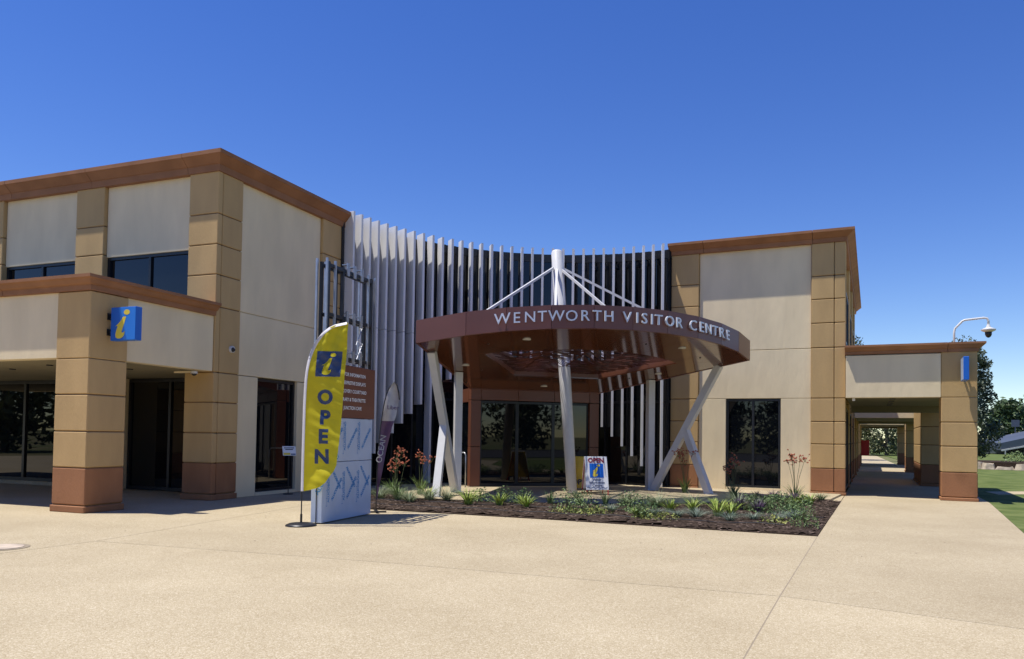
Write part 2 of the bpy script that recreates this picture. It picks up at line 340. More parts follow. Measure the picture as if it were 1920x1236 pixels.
def wig(p, q, n=24, a=.06):
    return [(p[0]+(q[0]-p[0])*i/n+random.uniform(-a, a)*.3, p[1]+(q[1]-p[1])*i/n+math.sin(i*.9)*a, .075+.015*math.sin(i*1.7)) for i in range(n+1)]
tag(MB().tube(wig((-3.6, 17.1), (4.9, 13.8)), .009, 6).build('drip_line', M['black']), 'thin brown irrigation drip line along the front of the mulch bed', 'irrigation hose')
tag(MB().tube(wig((-3.4, 17.9), (6.2, 15.2)), .009, 6).build('drip_line', M['black']), 'thin irrigation drip line through the middle of the mulch bed', 'irrigation hose')

mh = empty('manhole_cover', (-6.82, 10.34, 0)); tag(mh, 'round grey concrete manhole cover set into the paving', 'manhole')
MB().tube([(0, 0, .001), (0, 0, .006)], .34, 32).build('surround', 'sealant2', mh); MB().tube([(0, 0, .006), (0, 0, .012)], .27, 32).build('lid', 'rock', mh)
# ------------------------------------------------------------------ wing pieces
def cornice(parent, path, zb, h, closed_ends=True, over=.25, cuts=None, side=1):
    # profile swept along a polyline (outward = right hand side of travel), cut in segments
    prof = [(.0, 0), (.035, 0), (.045, .36*h), (.075, .40*h), (.10, .47*h), (over-.05, .70*h), (over-.02, .76*h), (over, .78*h), (over, h), (-.25, h), (-.25, 0)]
    pts = [Vector(p) for p in path]
    def nrm(i):
        d = (pts[i+1]-pts[i]).normalized(); return Vector((d.y, -d.x))*side
    mit = []
    for i in range(len(pts)):
        if i == 0: mit.append(nrm(0))
        elif i == len(pts)-1: mit.append(nrm(i-1))
        else:
            a, b = nrm(i-1), nrm(i); mit.append((a+b)/(1+a.dot(b)))
    for i in range(len(pts)-1):
        L_ = (pts[i+1]-pts[i]).length; cs = [0]+[c for c in (cuts[i] if cuts else [])]+[L_]; d = (pts[i+1]-pts[i])/L_
        for k in range(len(cs)-1):
            a, b = cs[k]+(.006 if k > 0 else 0), cs[k+1]-(.006 if k < len(cs)-2 else 0); mb = MB(); n = len(prof)
            va = []; vb = []
            for o, z in prof:
                pa = pts[i]+mit[i]*o if k == 0 else pts[i]+d*a+nrm(i)*o
                pb = pts[i+1]+mit[i+1]*o if k == len(cs)-2 else pts[i]+d*b+nrm(i)*o
                va.append((pa.x, pa.y, zb+z)); vb.append((pb.x, pb.y, zb+z))
            mb.add(va+vb, [(j, (j+1) % n, n+(j+1) % n, n+j) if side < 0 else (j, n+j, n+(j+1) % n, (j+1) % n) for j in range(n)]+[tuple(range(n)), tuple(range(2*n-1, n-1, -1))])
            mb.build('cornice_segment', 'cornice', parent)
def course(parent, x0, x1, y0, y1, zs, basez=.9, g=.011, plinth=True):
    # a stack of render blocks with recessed joints
    MB().box(x0+.025, x1-.025, y0+.025, y1-.025, zs[0], zs[-1]-.002).build('pier_core', 'tan_core', parent)
    for k in range(len(zs)-1):
        low = zs[k+1] <= basez; e = .022 if (k == 0 and plinth and zs[1] < .2) else 0
        MB().cbox(x0-e, x1+e, y0-e, y1+e, zs[k]+(g if k else 0), zs[k+1]-g, .014).build('render_block', 'terracotta' if low else 'tan', parent)
def window(parent, axis, a0, a1, c, z0, z1, mull=(), fr=.06, depth=.1, trans=()):
    # axis 'y': wall along x at y=c facing -y ; axis 'x': wall along y at x=c facing +x
    def bx(p, q, r0, r1, zz0, zz1):
        return MB().box(p, q, r0, r1, zz0, zz1) if axis == 'y' else MB().box(-r1, -r0, p, q, zz0, zz1)
    k = c if axis == 'y' else -c
    wn = bx(a0, a1, k-.02, k+depth, z0, z0+fr).add(*_g(bx(a0, a1, k-.02, k+depth, z1-fr, z1))).add(*_g(bx(a0, a0+fr, k-.02, k+depth, z0+fr, z1-fr))).add(*_g(bx(a1-fr, a1, k-.02, k+depth, z0+fr, z1-fr))).build('window_frame', 'frame', parent)
    xs = [a0+fr]+[m for m in mull]+[a1-fr]
    for m in mull: bx(m-fr/2, m+fr/2, k-.018, k+depth, z0+fr, z1-fr).build('mullion', 'frame', wn)
    for t in trans: bx(a0+fr, a1-fr, k-.012, k+depth, t-fr/2, t+fr/2).build('transom', 'frame', wn)
    for i in range(len(xs)-1):
        p, q = xs[i]+(fr/2 if i else 0), xs[i+1]-(fr/2 if i < len(xs)-2 else 0)
        bx(p, q, k+.03, k+.05, z0+fr, z1-fr).build('window_pane', 'glass', wn)
    return wn
def _g(mb): return mb.v, mb.f
def panel(parent, x0, x1, y0, y1, z0, z1): return MB().cbox(x0, x1, y0, y1, z0, z1, .008).build('wall_panel', 'cream', parent)

# ------------------------------------------------------------------ left wing
LW = empty('building_wing', (*OL, 0), -aL)
tag(LW, 'two-storey tan and cream wing with a corner portico and blue information sign', 'building')
UP = [4.52, 5.25, 5.96, 6.68, 7.68]; LO = [0, .14, .86, 1.56, 2.27, 2.97]
WM = 3.3
MB().box(-16, -.12, WM+.2, 8.55, 4.0, 8.0).build('upper_wall', 'cream', LW)
MB().box(-.75, -.32, WM+.3, 8.55, 0, 4.0).build('side_wall', 'cream', LW)
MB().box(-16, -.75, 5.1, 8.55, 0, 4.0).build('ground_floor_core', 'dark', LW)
# corner pier, both storeys
course(LW, -.87, 0, WM, WM+.15, LO+[4.5]+UP[1:]); course(LW, -.6, -.004, WM+.165, WM+.84, LO+[4.5]+UP[1:])
MB().box(-.87, -.6, WM+.15, WM+.8, 0, 2.97).build('pier_return', 'tan', LW)
for a, b in ((-4.56, -3.6), (-8.3, -7.25), (-12, -11)): course(LW, a, b, WM, WM+.25, [4.3]+UP[1:])
for a, b, m in ((-3.59, -.88, -2.2), (-7.24, -4.57, -5.9), (-10.99, -8.31, -9.6)):
    panel(LW, a, b, WM+.1, WM+.2, 5.9, 7.7); window(LW, 'y', a, b, WM+.16, 4.35, 5.9, (m,), .07)
course(LW, -.5, 0, 7.42, 8.58, LO+[4.5]+UP[1:])
for z0, z1 in ((2.975, 4.505), (4.52, 7.7)): panel(LW, -.2, -.085, WM+.845, 7.41, z0, z1)
panel(LW, -.33, -.085, WM+.845, 4.92, .0, 2.96); panel(LW, -.33, -.085, 6.52, 7.41, 0, 2.96)
MB().box(-.25, -.08, 4.93, 6.51, 0, .08).build('door_sill', 'cream', LW)
window(LW, 'x', 4.925, 6.515, -.19, .08, 2.955, (), .07)
cornice(LW, [(-16, WM), (0, WM), (0, 8.6)], 7.66, .43, cuts=[[5, 9.1, 12.0, 15.1], []])
MB().box(-15.9, -.2, WM+.2, 8.5, 8.0, 8.05).build('roof', 'pale', LW)
# portico
for px in (0, -6.9):
    course(LW, px-.88, px, 0, .88, LO)
course(LW, -.88, 0, 0, .88, [2.97, 4.27], plinth=False); course(LW, -7.78, -6.9, 0, .3, [2.97, 4.27], plinth=False)
for a, b in ((-6.88, -.9), (-15, -7.8)): MB().cbox(a, b, .035, .3, 2.985, 4.27, .006).build('beam', 'cream', LW)
MB().cbox(-.3, -.035, .9, WM-.01, 2.985, 4.27, .006).build('beam', 'cream', LW)
cornice(LW, [(-15, 0), (0, 0), (0, WM-.015)], 4.27, .28, over=.19, cuts=[[4, 8.6, 12.6], []])
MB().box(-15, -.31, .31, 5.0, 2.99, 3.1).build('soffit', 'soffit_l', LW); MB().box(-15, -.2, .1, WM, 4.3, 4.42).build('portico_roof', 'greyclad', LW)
for x, y in ((-2.6, 1.2), (-1.6, 2.4), (-4.6, 1.8)): MB().tube([(x, y, 2.97), (x, y, 2.995)], .07, 14).build('downlight', 'frame', LW)
window(LW, 'y', -15, -4.55, 4.9, .1, 2.98, (-12.5, -10.4, -8.35, -6.3), .09)
MB().box(-15, -4.55, 4.8, 5.0, 0, .1).build('sill_kerb', 'concrete', LW)
MB().box(-4.54, -4.35, 4.0, 5.1, 0, 2.98).build('jamb_wall', 'cream', LW)
window(LW, 'y', -4.34, -.76, 4.9, .02, 2.97, (-2.9, -1.75), .08)
MB().tube([(-1.75+.16, 4.86, .8), (-1.59, 4.8, .8), (-1.59, 4.8, 1.35), (-1.59, 4.86, 1.35)], .012, 8).build('door_handle', 'alu', LW)

# blue information box on the portico
bs = empty('information_sign', (*WL(.02, .36), 3.33), -aL); tag(bs, 'square blue box sign with yellow letter i bracketed to the left portico', 'sign')
MB().cbox(.1, .75, 0, .15, 0, .65, .008).build('sign_box', 'signblue', bs)
fnb = lambda x, z: (x, -.003, z)
MB().add([fnb(.3, .65-.01), fnb(.74, .64), fnb(.74, .01), fnb(.45, .01)], [(0, 3, 2, 1)]).build('light_facet', 'signblue2', bs)
glyph_i(.1, .0, .63, lambda x, z: (x, -.006, z)).build('letter_i', 'signyel', bs)
for z in (.14, .45): MB().box(-.02, .1, .05, .1, z, z+.07).add(*_g(MB().box(-.02, 0, .02, .13, z-.03, z+.1))).build('bracket', 'black', bs)
# small cameras on the left wing
cc = empty('security_camera', (*WL(.0, 3.85), 3.55), -aL); tag(cc, 'small white oval security camera on the shaded tan pier', 'camera')
MB().tube([(0, 0, 0), (.05, 0, 0)], [.085, .08], 16).build('housing', 'white', cc); MB().tube([(.05, 0, -.01), (.09, .0, -.015)], [.06, .035], 14).build('lens', 'black', cc)
cc = empty('security_camera', (*WL(-.32, 2.9), 2.9), -aL); tag(cc, 'white dome camera on a bar under the left portico beam', 'camera')
MB().box(-.45, .12, -.03, .03, .02, .06).build('mounting_bar', 'cream', cc); MB().tube([(.12, 0, .06), (.12, 0, 0)], [.07, .08], 14).build('housing', 'white', cc); MB().tube([(.12, 0, 0), (.12, 0, -.03), (.12, 0, -.05)], [.06, .05, .02], 14).build('dome', 'black', cc)

# ------------------------------------------------------------------ right wing
RW = empty('building_wing', (*OR, 0), -aR); tag(RW, 'two-storey cream and tan wing with a covered walkway running along its side', 'building')
RU = [4.33, 5.06, 5.77, 6.46, 7.45]; RL = [0, .1, .78, 1.49, 2.15, 2.84]
MB().box(-5.05, -.12, .2, 14.4, 0, 7.6).build('wall_core', 'cream', RW)
course(RW, -.93, -.31, 0, .2, RL+RU); course(RW, -.295, 0, .004, .66, RL+RU)
course(RW, -5.15, -4.25, 0, .5, RL+RU)
for z0, z1 in ((2.85, 4.325), (4.34, 7.5)): panel(RW, -4.24, -.94, .085, .2, z0, z1)
panel(RW, -4.24, -3.41, .085, .2, 0, 2.838); panel(RW, -1.79, -.94, .085, .2, 0, 2.838); MB().box(-3.4, -1.8, .07, .2, 0, .12).build('window_sill', 'cream', RW)
window(RW, 'y', -3.405, -1.795, .15, .12, 2.836, (-2.6,), .07)
cornice(RW, [(-5.2, 0), (0, 0), (0, 14.4)], 7.44, .35, cuts=[[1.1, 4.3], [4, 8, 12]])
MB().box(-5.1, -.1, .1, 14.4, 7.6, 7.75).build('roof', 'pale', RW)
for y in (4.2, 8.3, 12.4): course(RW, -.3, 0, y, y+.9, RL+RU)
for a, b in ((.67, 4.19), (5.11, 8.29), (9.21, 12.39), (13.31, 14.4)):
    MB().cbox(-.2, -.1, a, b, 0, 7.5, .006).build('wall_panel', 'cream', RW)
    if b-a > 2: window(RW, 'x', a+.5, b-.5, -.04, 4.6, 6.2, ((a+b)/2,), .07, .05); window(RW, 'x', a+.4, b-.4, -.04, .1, 2.6, ((a+b)/2,), .07, .05)
# low rear block along the walkway
MB().box(-5, -.05, 14.45, 36, 0, 3.3).build('rear_block_wall', 'cream', RW)
for y in (14.5, 19.4, 24.3, 29.2, 34): course(RW, -.3, .05, y, y+.9, RL+[3.3])
cornice(RW, [(0, 14.42), (0, 36)], 3.3, .28, over=.17, cuts=[[7, 14]])
# walkway roofs and piers
def bay(w0, w1, zs, back):
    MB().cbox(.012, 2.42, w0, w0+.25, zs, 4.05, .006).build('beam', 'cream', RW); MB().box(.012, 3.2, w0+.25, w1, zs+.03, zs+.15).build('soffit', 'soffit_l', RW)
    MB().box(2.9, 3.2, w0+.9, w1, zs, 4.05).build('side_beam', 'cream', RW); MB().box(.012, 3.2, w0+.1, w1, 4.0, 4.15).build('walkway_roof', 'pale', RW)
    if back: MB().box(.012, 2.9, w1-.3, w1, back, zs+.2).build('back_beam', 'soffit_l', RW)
bay(-.15, 7.0, 2.84, 2.64); course(RW, 2.43, 3.29, -.15, .7, RL); course(RW, 2.43, 3.29, -.15, .7, [2.84, 4.1], plinth=False)
cornice(RW, [(-.015, -.15), (3.29, -.15), (3.29, 7)], 4.08, .25, over=.19, cuts=[[2.6], [3.5]])
for y in (1.2, 2.6, 4.0, 5.4): MB().tube([(1.25, y, 2.85), (1.25, y, 2.875)], .09, 14).build('downlight', 'frame', RW)
course(RW, 2.3, 3.25, 7.2, 12.3, RL[:-1]+[2.9]); bay(12.4, 20.4, 2.6, 2.5); course(RW, 2.3, 3.2, 20.45, 22.2, RL[:-1]+[2.7]); bay(27, 36, 2.6, 2.5); course(RW, 2.3, 3.2, 35, 35.9, RL[:-1]+[2.6])
cm = empty('security_camera', (*WR(1.9, -.05), 2.72), -aR); tag(cm, 'tiny white camera under the walkway beam beside the right wing', 'camera')
MB().cbox(-1.72, -1.64, 0, .1, .03, .12, .01).build('housing', 'white', cm)
# blue sign edge-on on the walkway pier
b2 = empty('projecting_sign', (*WR(2.95, -.19), 3.25), -aR); tag(b2, 'blue projecting box sign seen edge-on on the walkway pier', 'sign')
MB().cbox(-.065, .065, -.78, -.1, 0, .62, .008).build('sign_box', 'signblue', b2); MB().box(-.067, -.062, -.76, -.12, .02, .6).build('sign_face', 'film', b2)
for z in (.12, .44): MB().box(-.02, .02, -.1, .04, z, z+.06).build('bracket', 'black', b2)
# dome camera on a gooseneck
ct = empty('security_camera', (*WR(2.8, .55), 4.15), -aR); tag(ct, 'white dome security camera hanging from a bent pole on the walkway roof', 'camera')
MB().tube([(0,0,0),(.0,0,.55),(.02,0,.66),(.2,0,.86),(.26,0,.89),(.72,0,.93),(.80,0,.91),(.83,0,.84),(.83,0,.72)], .03, 10).build('gooseneck_pole', 'white', ct, True)
MB().tube([(.83,0,.74),(.83,0,.66),(.83,0,.60),(.83,0,.57),(.83,0,.53)], [.035,.06,.185,.18,.10], 20).build('shade', 'white', ct); MB().tube([(.83,0,.54),(.83,0,.46),(.83,0,.40),(.83,0,.37)], [.085,.085,.06,.02], 16).build('dome', 'black', ct, True)
rb = empty('hose_cabinet', (*WR(.28, 30.5), .65), -aR); tag(rb, 'red fire hose cabinet on the wall deep in the walkway', 'cabinet')
MB().cbox(-.22, .26, 0, .5, 0, 1.0, .01).build('cabinet_body', 'red', rb); MB().box(-.18, .22, -.012, -.001, .05, .95).build('cabinet_door', 'red', rb)

# ------------------------------------------------------------------ curved glazed facade with fins
CX, CY, RF = .74, 19.23, 6.29
a0 = math.atan2(22.36-CY, -4.69-CX); a1 = math.atan2(24.18-CY, 4.76-CX)
NF = 33
FC = empty('glazed_facade', (CX, CY, 0)); tag(FC, 'curved dark glass facade with pale vertical fins between the two wings', 'facade')
def pol(r, a): return (r*math.cos(a), r*math.sin(a))
def fin(i, z0, z1):
    # fins point to the middle of the curve on the left and stand parallel on the right
    am = ang[i]; ad = max(am, R(83)); c, s_ = math.cos(ad), math.sin(ad); x, y = pol(RF, am); px, py = -s_*.0375, c*.0375; dp = .42 if i < 9 else max(.3, .42-.03*(i-8))
    return MB().prism([(x-px, y-py), (x+dp*c-px, y+dp*s_-py), (x+dp*c+px, y+dp*s_+py), (x+px, y+py)], z0, z1)
def radial(r0, r1, am, th, z0, z1, mb=None):
    c, s_ = math.cos(am), math.sin(am); px, py = -s_*th/2, c*th/2; mb = mb or MB()
    return mb.prism([(r0*c-px, r0*s_-py), (r1*c-px, r1*s_-py), (r1*c+px, r1*s_+py), (r0*c+px, r0*s_+py)], z0, z1)
ang = [a0+(a1-a0)*i/(NF-1) for i in range(NF)]
ae0, ae1 = a0+.02, a1-.006
for i in range(NF):
    f = i/(NF-1); zt = 8.12-.37*f; k = min(i, NF-1-i); zb = .07+.31*k
    if i == 9: zb = .06
    zb = min(zb, 3.4)
    r1 = RF+.30
    if zb < 4.45:
        fin(i, zb, 4.80-.05*f).build('fin', 'fin', FC); fin(i, 4.815-.05*f, zt).build('fin', 'fin', FC)
    for zc in (1.2, 3.6, 4.9, 7.2):
        if zc > zb+.1: radial(r1-.01, RF+.44, ang[i], .05, zc, zc+.12).build('fin_bracket', 'frame', FC)
npan = 32
def arcseg(r0, r1, b0, b1, z0, z1): return MB().prism([pol(r0, b0), pol(r0, b1), pol(r1, b1), pol(r1, b0)], z0, z1)
for i in range(npan):
    b0 = ae0+(ae1-ae0)*i/npan; b1 = ae0+(ae1-ae0)*(i+1)/npan; f = (i+.5)/npan; zt = 8.0-.36*f
    for z0, z1 in ((.1, 2.72), (2.80, 4.72), (4.82, zt-.26)):
        arcseg(RF+.45, RF+.47, b0+.003, b1-.003, z0, z1).build('glass_panel', 'glass', FC)
    arcseg(RF+.42, RF+.55, b0, b1, zt-.26, zt).build('parapet_cap', 'frame', FC)
    for z0, z1 in ((0, .1), (2.72, 2.80), (4.72, 4.82)): arcseg(RF+.42, RF+.5, b0, b1, z0, z1).build('transom', 'frame', FC)
    if i % 2 == 0: radial(RF+.41, RF+.5, b0, .06, .1, zt-.27).build('mullion', 'frame', FC)
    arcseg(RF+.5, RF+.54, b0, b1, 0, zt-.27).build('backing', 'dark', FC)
radial(RF+.3, RF+.5, ae0, .1, 0, 8.0).build('end_post', 'frame', FC); radial(RF+.38, RF+.52, ae1+.008, .07, 0, 7.62).build('end_post', 'frame', FC)

# ------------------------------------------------------------------ entrance vestibule
EN = empty('entrance_vestibule', (*OC, .05), aC); tag(EN, 'brown clad entrance box with dark glass sliding doors under the canopy', 'entrance')
for sx in (-1, 1):
    for z0, z1 in ((0, 1.2), (1.215, 2.6)): MB().cbox(*sorted((sx*1.79, sx*2.1)), 0, .3, z0, z1, .006).build('cladding_panel', 'brownclad', EN)
    MB().cbox(*sorted((sx*1.79, sx*2.1)), 0, .3, 2.615, 2.97, .006).build('cladding_panel', 'brownclad', EN)
    for y0, y1 in ((.32, 1.1), (1.12, 2.0)):
        MB().box(*sorted((sx*2.04, sx*2.08)), y0, y1, .02, 2.55).build('side_glass', 'glass', EN); MB().cbox(*sorted((sx*2.0, sx*2.1)), y0, y1, 2.56, 2.97, .006).build('cladding_panel', 'brownclad', EN)
for a, b in ((-1.78, -.60), (-.59, .59), (.60, 1.78)): MB().cbox(a, b, .01, .3, 2.62, 2.97, .006).build('cladding_panel', 'brownclad', EN)
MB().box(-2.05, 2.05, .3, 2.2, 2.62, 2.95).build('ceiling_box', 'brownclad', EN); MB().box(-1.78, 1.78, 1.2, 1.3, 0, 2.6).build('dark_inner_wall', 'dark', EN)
for i in range(3):
    x0 = -1.78+i*1.187; d = empty('x', (0, 0, 0)); bpy.data.objects.remove(d)
    dr = MB().box(x0, x0+.05, .1, .16, .01, 2.6).add(*_g(MB().box(x0+1.137, x0+1.187, .1, .16, .01, 2.6))).add(*_g(MB().box(x0+.05, x0+1.137, .1, .16, 2.53, 2.6))).add(*_g(MB().box(x0+.05, x0+1.137, .1, .16, .01, .09))).build('sliding_door', 'frame', EN)
    MB().box(x0+.05, x0+1.137, .12, .14, .09, 2.53).build('door_pane', 'glass', dr)
hr = empty('handrail', (*OC, .05), aC); tag(hr, 'thin steel handrail loop beside the left brown door jamb', 'handrail')
MB().tube([(-2.3, -.25, 0), (-2.3, -.25, .95), (-2.32, -.2, 1.02), (-2.55, .35, 1.02), (-2.57, .4, .95), (-2.57, .4, 0)], .02, 8).build('rail', 'alu', hr, True)

# ------------------------------------------------------------------ entrance canopy
CN = empty('entrance_canopy', (*OC, 0), aC); tag(CN, 'tilted bronze entrance canopy with white raking columns and silver building name', 'canopy')
MS, Z0, FH = .18, 2.99, .53
zs_ = lambda x, y: Z0-MS*y           # local y = -s
def arc_s(t): return -.35+math.sqrt(6.6*6.6-t*t)
FT = [-4.64, -3.63, -2.8, -1.83, -.86, .1, 1.06, 2.03, 2.93, 3.8, 4.64]
front = [(t, -(arc_s(t))) for t in FT]
cl, cr = front[0], front[-1]; bl, br = (-2.15, -.02), (2.15, -.02)
def fascia(p, q, name='fascia_panel', g=.005):
    p, q = Vector(p), Vector(q); d = (q-p).normalized(); n = Vector((-d.y, d.x)); p2 = p+d*g; q2 = q-d*g
    return MB().prism([tuple(p2), tuple(q2), tuple(q2+n*.05), tuple(p2+n*.05)], lambda x, y: zs_(x, y)-.012, lambda x, y: zs_(x, y)+FH).build(name, 'bronze', CN)
for i in range(len(front)-1): fascia(front[i], front[i+1])
for a, b in ((cr, br), (bl, cl)):
    a, b = Vector(a), Vector(b); m_ = a+(b-a)*.5; fascia(a, m_); fascia(m_, b)
fascia(br, bl)
inner = [(-1.3, -1.7), (-2.75, -3.68), (-2.3, -3.98), (-1.75, -4.22), (-1.15, -4.4), (-.55, -4.48), (.05, -4.5), (.65, -4.48), (1.25, -4.38), (1.85, -4.18), (2.35, -3.95), (2.75, -3.68), (1.3, -1.7)]
outer = [bl]+front+[br]
outer = [(x*.992, y*.992-.01) for x, y in outer]
def shr(poly, k=.004):
    return inset(poly, k)
for i in range(len(outer)):
    j = (i+1) % len(outer)
    poly = [outer[i], outer[j], inner[j], inner[i]]
    if i in (0, len(outer)-2):   # long side panels, split in two
        m0 = tuple((Vector(outer[i])+Vector(outer[j]))/2); m1 = tuple((Vector(inner[i])+Vector(inner[j]))/2)
        polys = [[outer[i], m0, m1, inner[i]], [m0, outer[j], inner[j], m1]]
    else: polys = [poly]
    for p in polys:
        MB().prism(shr(p), lambda x, y: zs_(x, y)+.0, lambda x, y: zs_(x, y)+.03).build('soffit_panel', 'soffit', CN)
    MB().prism(poly, lambda x, y: zs_(x, y)+FH-.05, lambda x, y: zs_(x, y)+FH-.01).build('roof_sheet', 'bronze', CN)
    p, q = Vector(inner[i]), Vector(inner[j]); d = (q-p).normalized(); n = Vector((-d.y, d.x))
    MB().prism([tuple(p), tuple(q), tuple(q-n*.03), tuple(p-n*.03)], lambda x, y: zs_(x, y)+.031, lambda x, y: zs_(x, y)+FH-.051).build('opening_trim', 'brownclad', CN)
# wavy cut screen in the opening
sc = MB(); random.seed(3)
def warp(t, s): return .22*math.sin(1.5*t+.8*s)+.16*math.sin(2.9*t-1.3*s+1)+.10*math.sin(5.1*t+2*s+.4)+.3*math.exp(-((t+.8)**2+(s-3.2)**2)/.5)-.28*math.exp(-((t-1.1)**2+(s-3)**2)/.4)
for k in range(70):
    sb = 1.0+k*.062; prev = None
    for i in range(111):
        t = -2.85+i*.052; s_ = sb
        for _ in range(3): s_ = sb+warp(t, s_)*.9
        wd = .012+.007*math.sin(7*t+k*1.3); ok = inpoly(t, -s_, inner) and not (math.sin(3.1*t+k*2.4) > .93)
        cur = (t, s_, wd, ok)
        if prev and prev[3] and ok:
            (t0, s0, w0, _), z = prev, .13
            P = [(t0, -(s0-w0), Z0+MS*(s0-w0)+z), (t, -(s_-wd), Z0+MS*(s_-wd)+z), (t, -(s_+wd), Z0+MS*(s_+wd)+z), (t0, -(s0+w0), Z0+MS*(s0+w0)+z)]
            sc.add(P+[(a, b, c+.012) for a, b, c in P], [(3, 2, 1, 0), (4, 5, 6, 7), (0, 1, 5, 4), (2, 3, 7, 6)])
        prev = cur
for x in (-1.1, 0, 1.1): sc.box(x-.02, x+.02, -4.35, -1.75, 0, .03)
nb = len(sc.v)-24
for q in range(nb, len(sc.v)): x, y, z = sc.v[q]; sc.v[q] = (x, y, zs_(x, y)+.145+z)
stuff(sc.build('wavy_cut_screen', 'screen', CN))
for t, s_ in ((-2.1, 5.06), (2.1, 5.06), (-2.95, 2.56), (2.8, 2.55), (0, .62)):
    z = Z0+MS*s_; MB().tube([(t, -s_, z-.012), (t, -s_, z+.02)], [.10, .10], 20).build('downlight', 'lamp', CN)
for t, s_ in ((-2.9, 4.55), (1.0, 5.2), (3.1, 4.3), (-2.4, 2.2), (2.2, 1.9)):
    z = Z0+MS*s_; MB().tube([(t, -s_, z-.015), (t, -s_, z+.02)], [.025, .03], 10).build('sprinkler_head', 'frame', CN)
# columns
def sbar(name, p, q, wd=.2, up=(0, 0, 1)):
    return MB().bar(p, q, wd, wd, up).build(name, 'white', CN)
for sx in (-1, 1):
    zt = Z0+MS*1.82
    sbar('column_post', (sx*2.95, -1.82, .05), (sx*2.95, -1.82, zt), .2)
    B = Vector((sx*3.02, -1.92, .05)); T = Vector((sx*4.1, -3.67, Z0+MS*3.67)); mid = B.lerp(T, .5)
    sbar('raking_strut', B-(T-B)*.01, T, .19); sbar('brace_leg', (sx*3.9, -3.52, .04), mid, .185)
    for bx_, by_ in ((2.96, 1.85), (3.9, 3.52)): MB().box(sx*bx_-.16, sx*bx_+.16, -by_-.16, -by_+.16, .05, .062).build('base_plate', 'white', CN)
MB().tube([(0, -2.93, .05), (0, -2.3, 3.3), (0, -1.55, 6.95), (0, -1.545, 6.97)], [.14, .165, .165, .15], 28).build('leaning_mast', 'white', CN, True)
MB().tube([(0, -1.545, 6.97), (0, -1.54, 7.0)], [.15, .14], 28).build('mast_cap', 'white', CN)
for t, s_ in ((-1.14, 4.4), (1.14, 4.4), (-3.45, 4.1), (3.45, 4.1)):
    a = Vector((t*.05, -1.72, 6.45)); b = Vector((t, -s_, Z0+MS*s_+FH-.01)); st_ = sbar('stay_rod', a, b, .062)
LET = [('W', -2.87), ('E', -2.566), ('N', -2.288), ('T', -2.029), ('W', -1.731), ('O', -1.385), ('R', -1.067), ('T', -.81), ('H', -.521), ('V', -.069), ('I', .18), ('S', .378), ('I', .582), ('T', .768), ('O', 1.069), ('R', 1.375), ('C', 1.813), ('E', 2.097), ('N', 2.345), ('T', 2.606), ('R', 2.87), ('E', 3.14)]
CAP = .245
for chh, t in LET:
    vs, fs = text_geo(chh, CAP/.7, .02, .001); xs = [v.x for v in vs]; mx = (min(xs)+max(xs))/2
    k = max(q for q in range(len(FT)-1) if FT[q] <= t); p, q = Vector(front[k]), Vector(front[k+1]); f = (t-p.x)/(q.x-p.x); P = p.lerp(q, f); d = (q-p).normalized(); n = Vector((d.y, -d.x))
    zb = Z0-MS*P.y+.155; sl_ = -MS*d.y
    mb = MB().add([(P.x+d.x*(v.x-mx)*1.04+n.x*(.055+v.z), P.y+d.y*(v.x-mx)*1.04+n.y*(.055+v.z), zb+v.y+sl_*(v.x-mx)) for v in vs], fs)
    mb.build('letter', 'letter', CN)
for k in (0,): pass

# ------------------------------------------------------------------ pylon sign under construction
KD = Vector((.54, 1.74)).normalized(); ka = math.atan2(KD.y, KD.x)
KS = empty('pylon_sign', (-3.41, 13.52, 0), ka); tag(KS, 'unfinished pylon sign with brown directory panel, film-wrapped base and bare frame on top', 'sign')
KL = 1.82   # local x along the long face, local -y towards the camera side
for z0, z1 in ((.02, 1.075), (1.085, 1.875)): MB().cbox(.0, KL, -.11, .11, z0, z1, .006).build('film_panel', 'film', KS)
MB().box(-.012, -.002, -.005, .005, .02, 1.87).build('edge_seam', 'frame', KS)
MB().cbox(-.01, KL+.04, -.13, .13, 1.885, 2.86, .006).build('directory_panel', 'signbrown', KS)
fk = lambda x, z: (x, -.134, z)
for i, s_ in enumerate(('VISITOR INFORMATION', 'INTERPRETIVE DISPLAYS', 'DISCOVERY COURTYARD', 'LIBRARY & THEATRETTE', 'JUNCTION CAFE')):
    text_on(s_, .09, fk, .98, 2.66-i*.155, .002, 'CENTER', 9).build('directory_line', 'wtxt', KS)
ff = lambda x, z: (x, -.1135, z)
random.seed(5)
for zb, n in ((.28, 2), (1.2, 2)):
    for cxk in (.38, .92, 1.46):
        text_on('ALUCOBOND', .085, ff, cxk-.14, zb+.08, .002, 'LEFT', 9, R(90)).build('film_print', 'bluetxt', KS)
        text_on('ALUCOBOND', .08, ff, cxk-.04, zb+.1, .004, 'LEFT', 9, R(48)).build('film_print', 'bluetxt', KS)
        text_on('ALUCOBOND', .08, ff, cxk-.1, zb+.68, .004, 'LEFT', 9, R(-50)).build('film_print', 'bluetxt', KS) if zb < 1 else None
        mk = MB()
        for q in range(5): mk.add([ff(cxk-.25, zb+.02+q*.14), ff(cxk-.2, zb+.02+q*.14), ff(cxk-.2, zb+.028+q*.14), ff(cxk-.25, zb+.028+q*.14)], [(0, 1, 2, 3)])
        mk.add([ff(cxk-.225, zb+.02), ff(cxk-.22, zb+.02), ff(cxk-.22, zb+.58), ff(cxk-.225, zb+.58)], [(0, 1, 2, 3)]); mk.build('film_print', 'bluetxt', KS)
text_on('ALUCOBOND', .13, lambda x, z: (-.003, -x, z), .03, .5, .002, 'LEFT', 9, R(60)).build('film_print', 'bluetxt', KS)
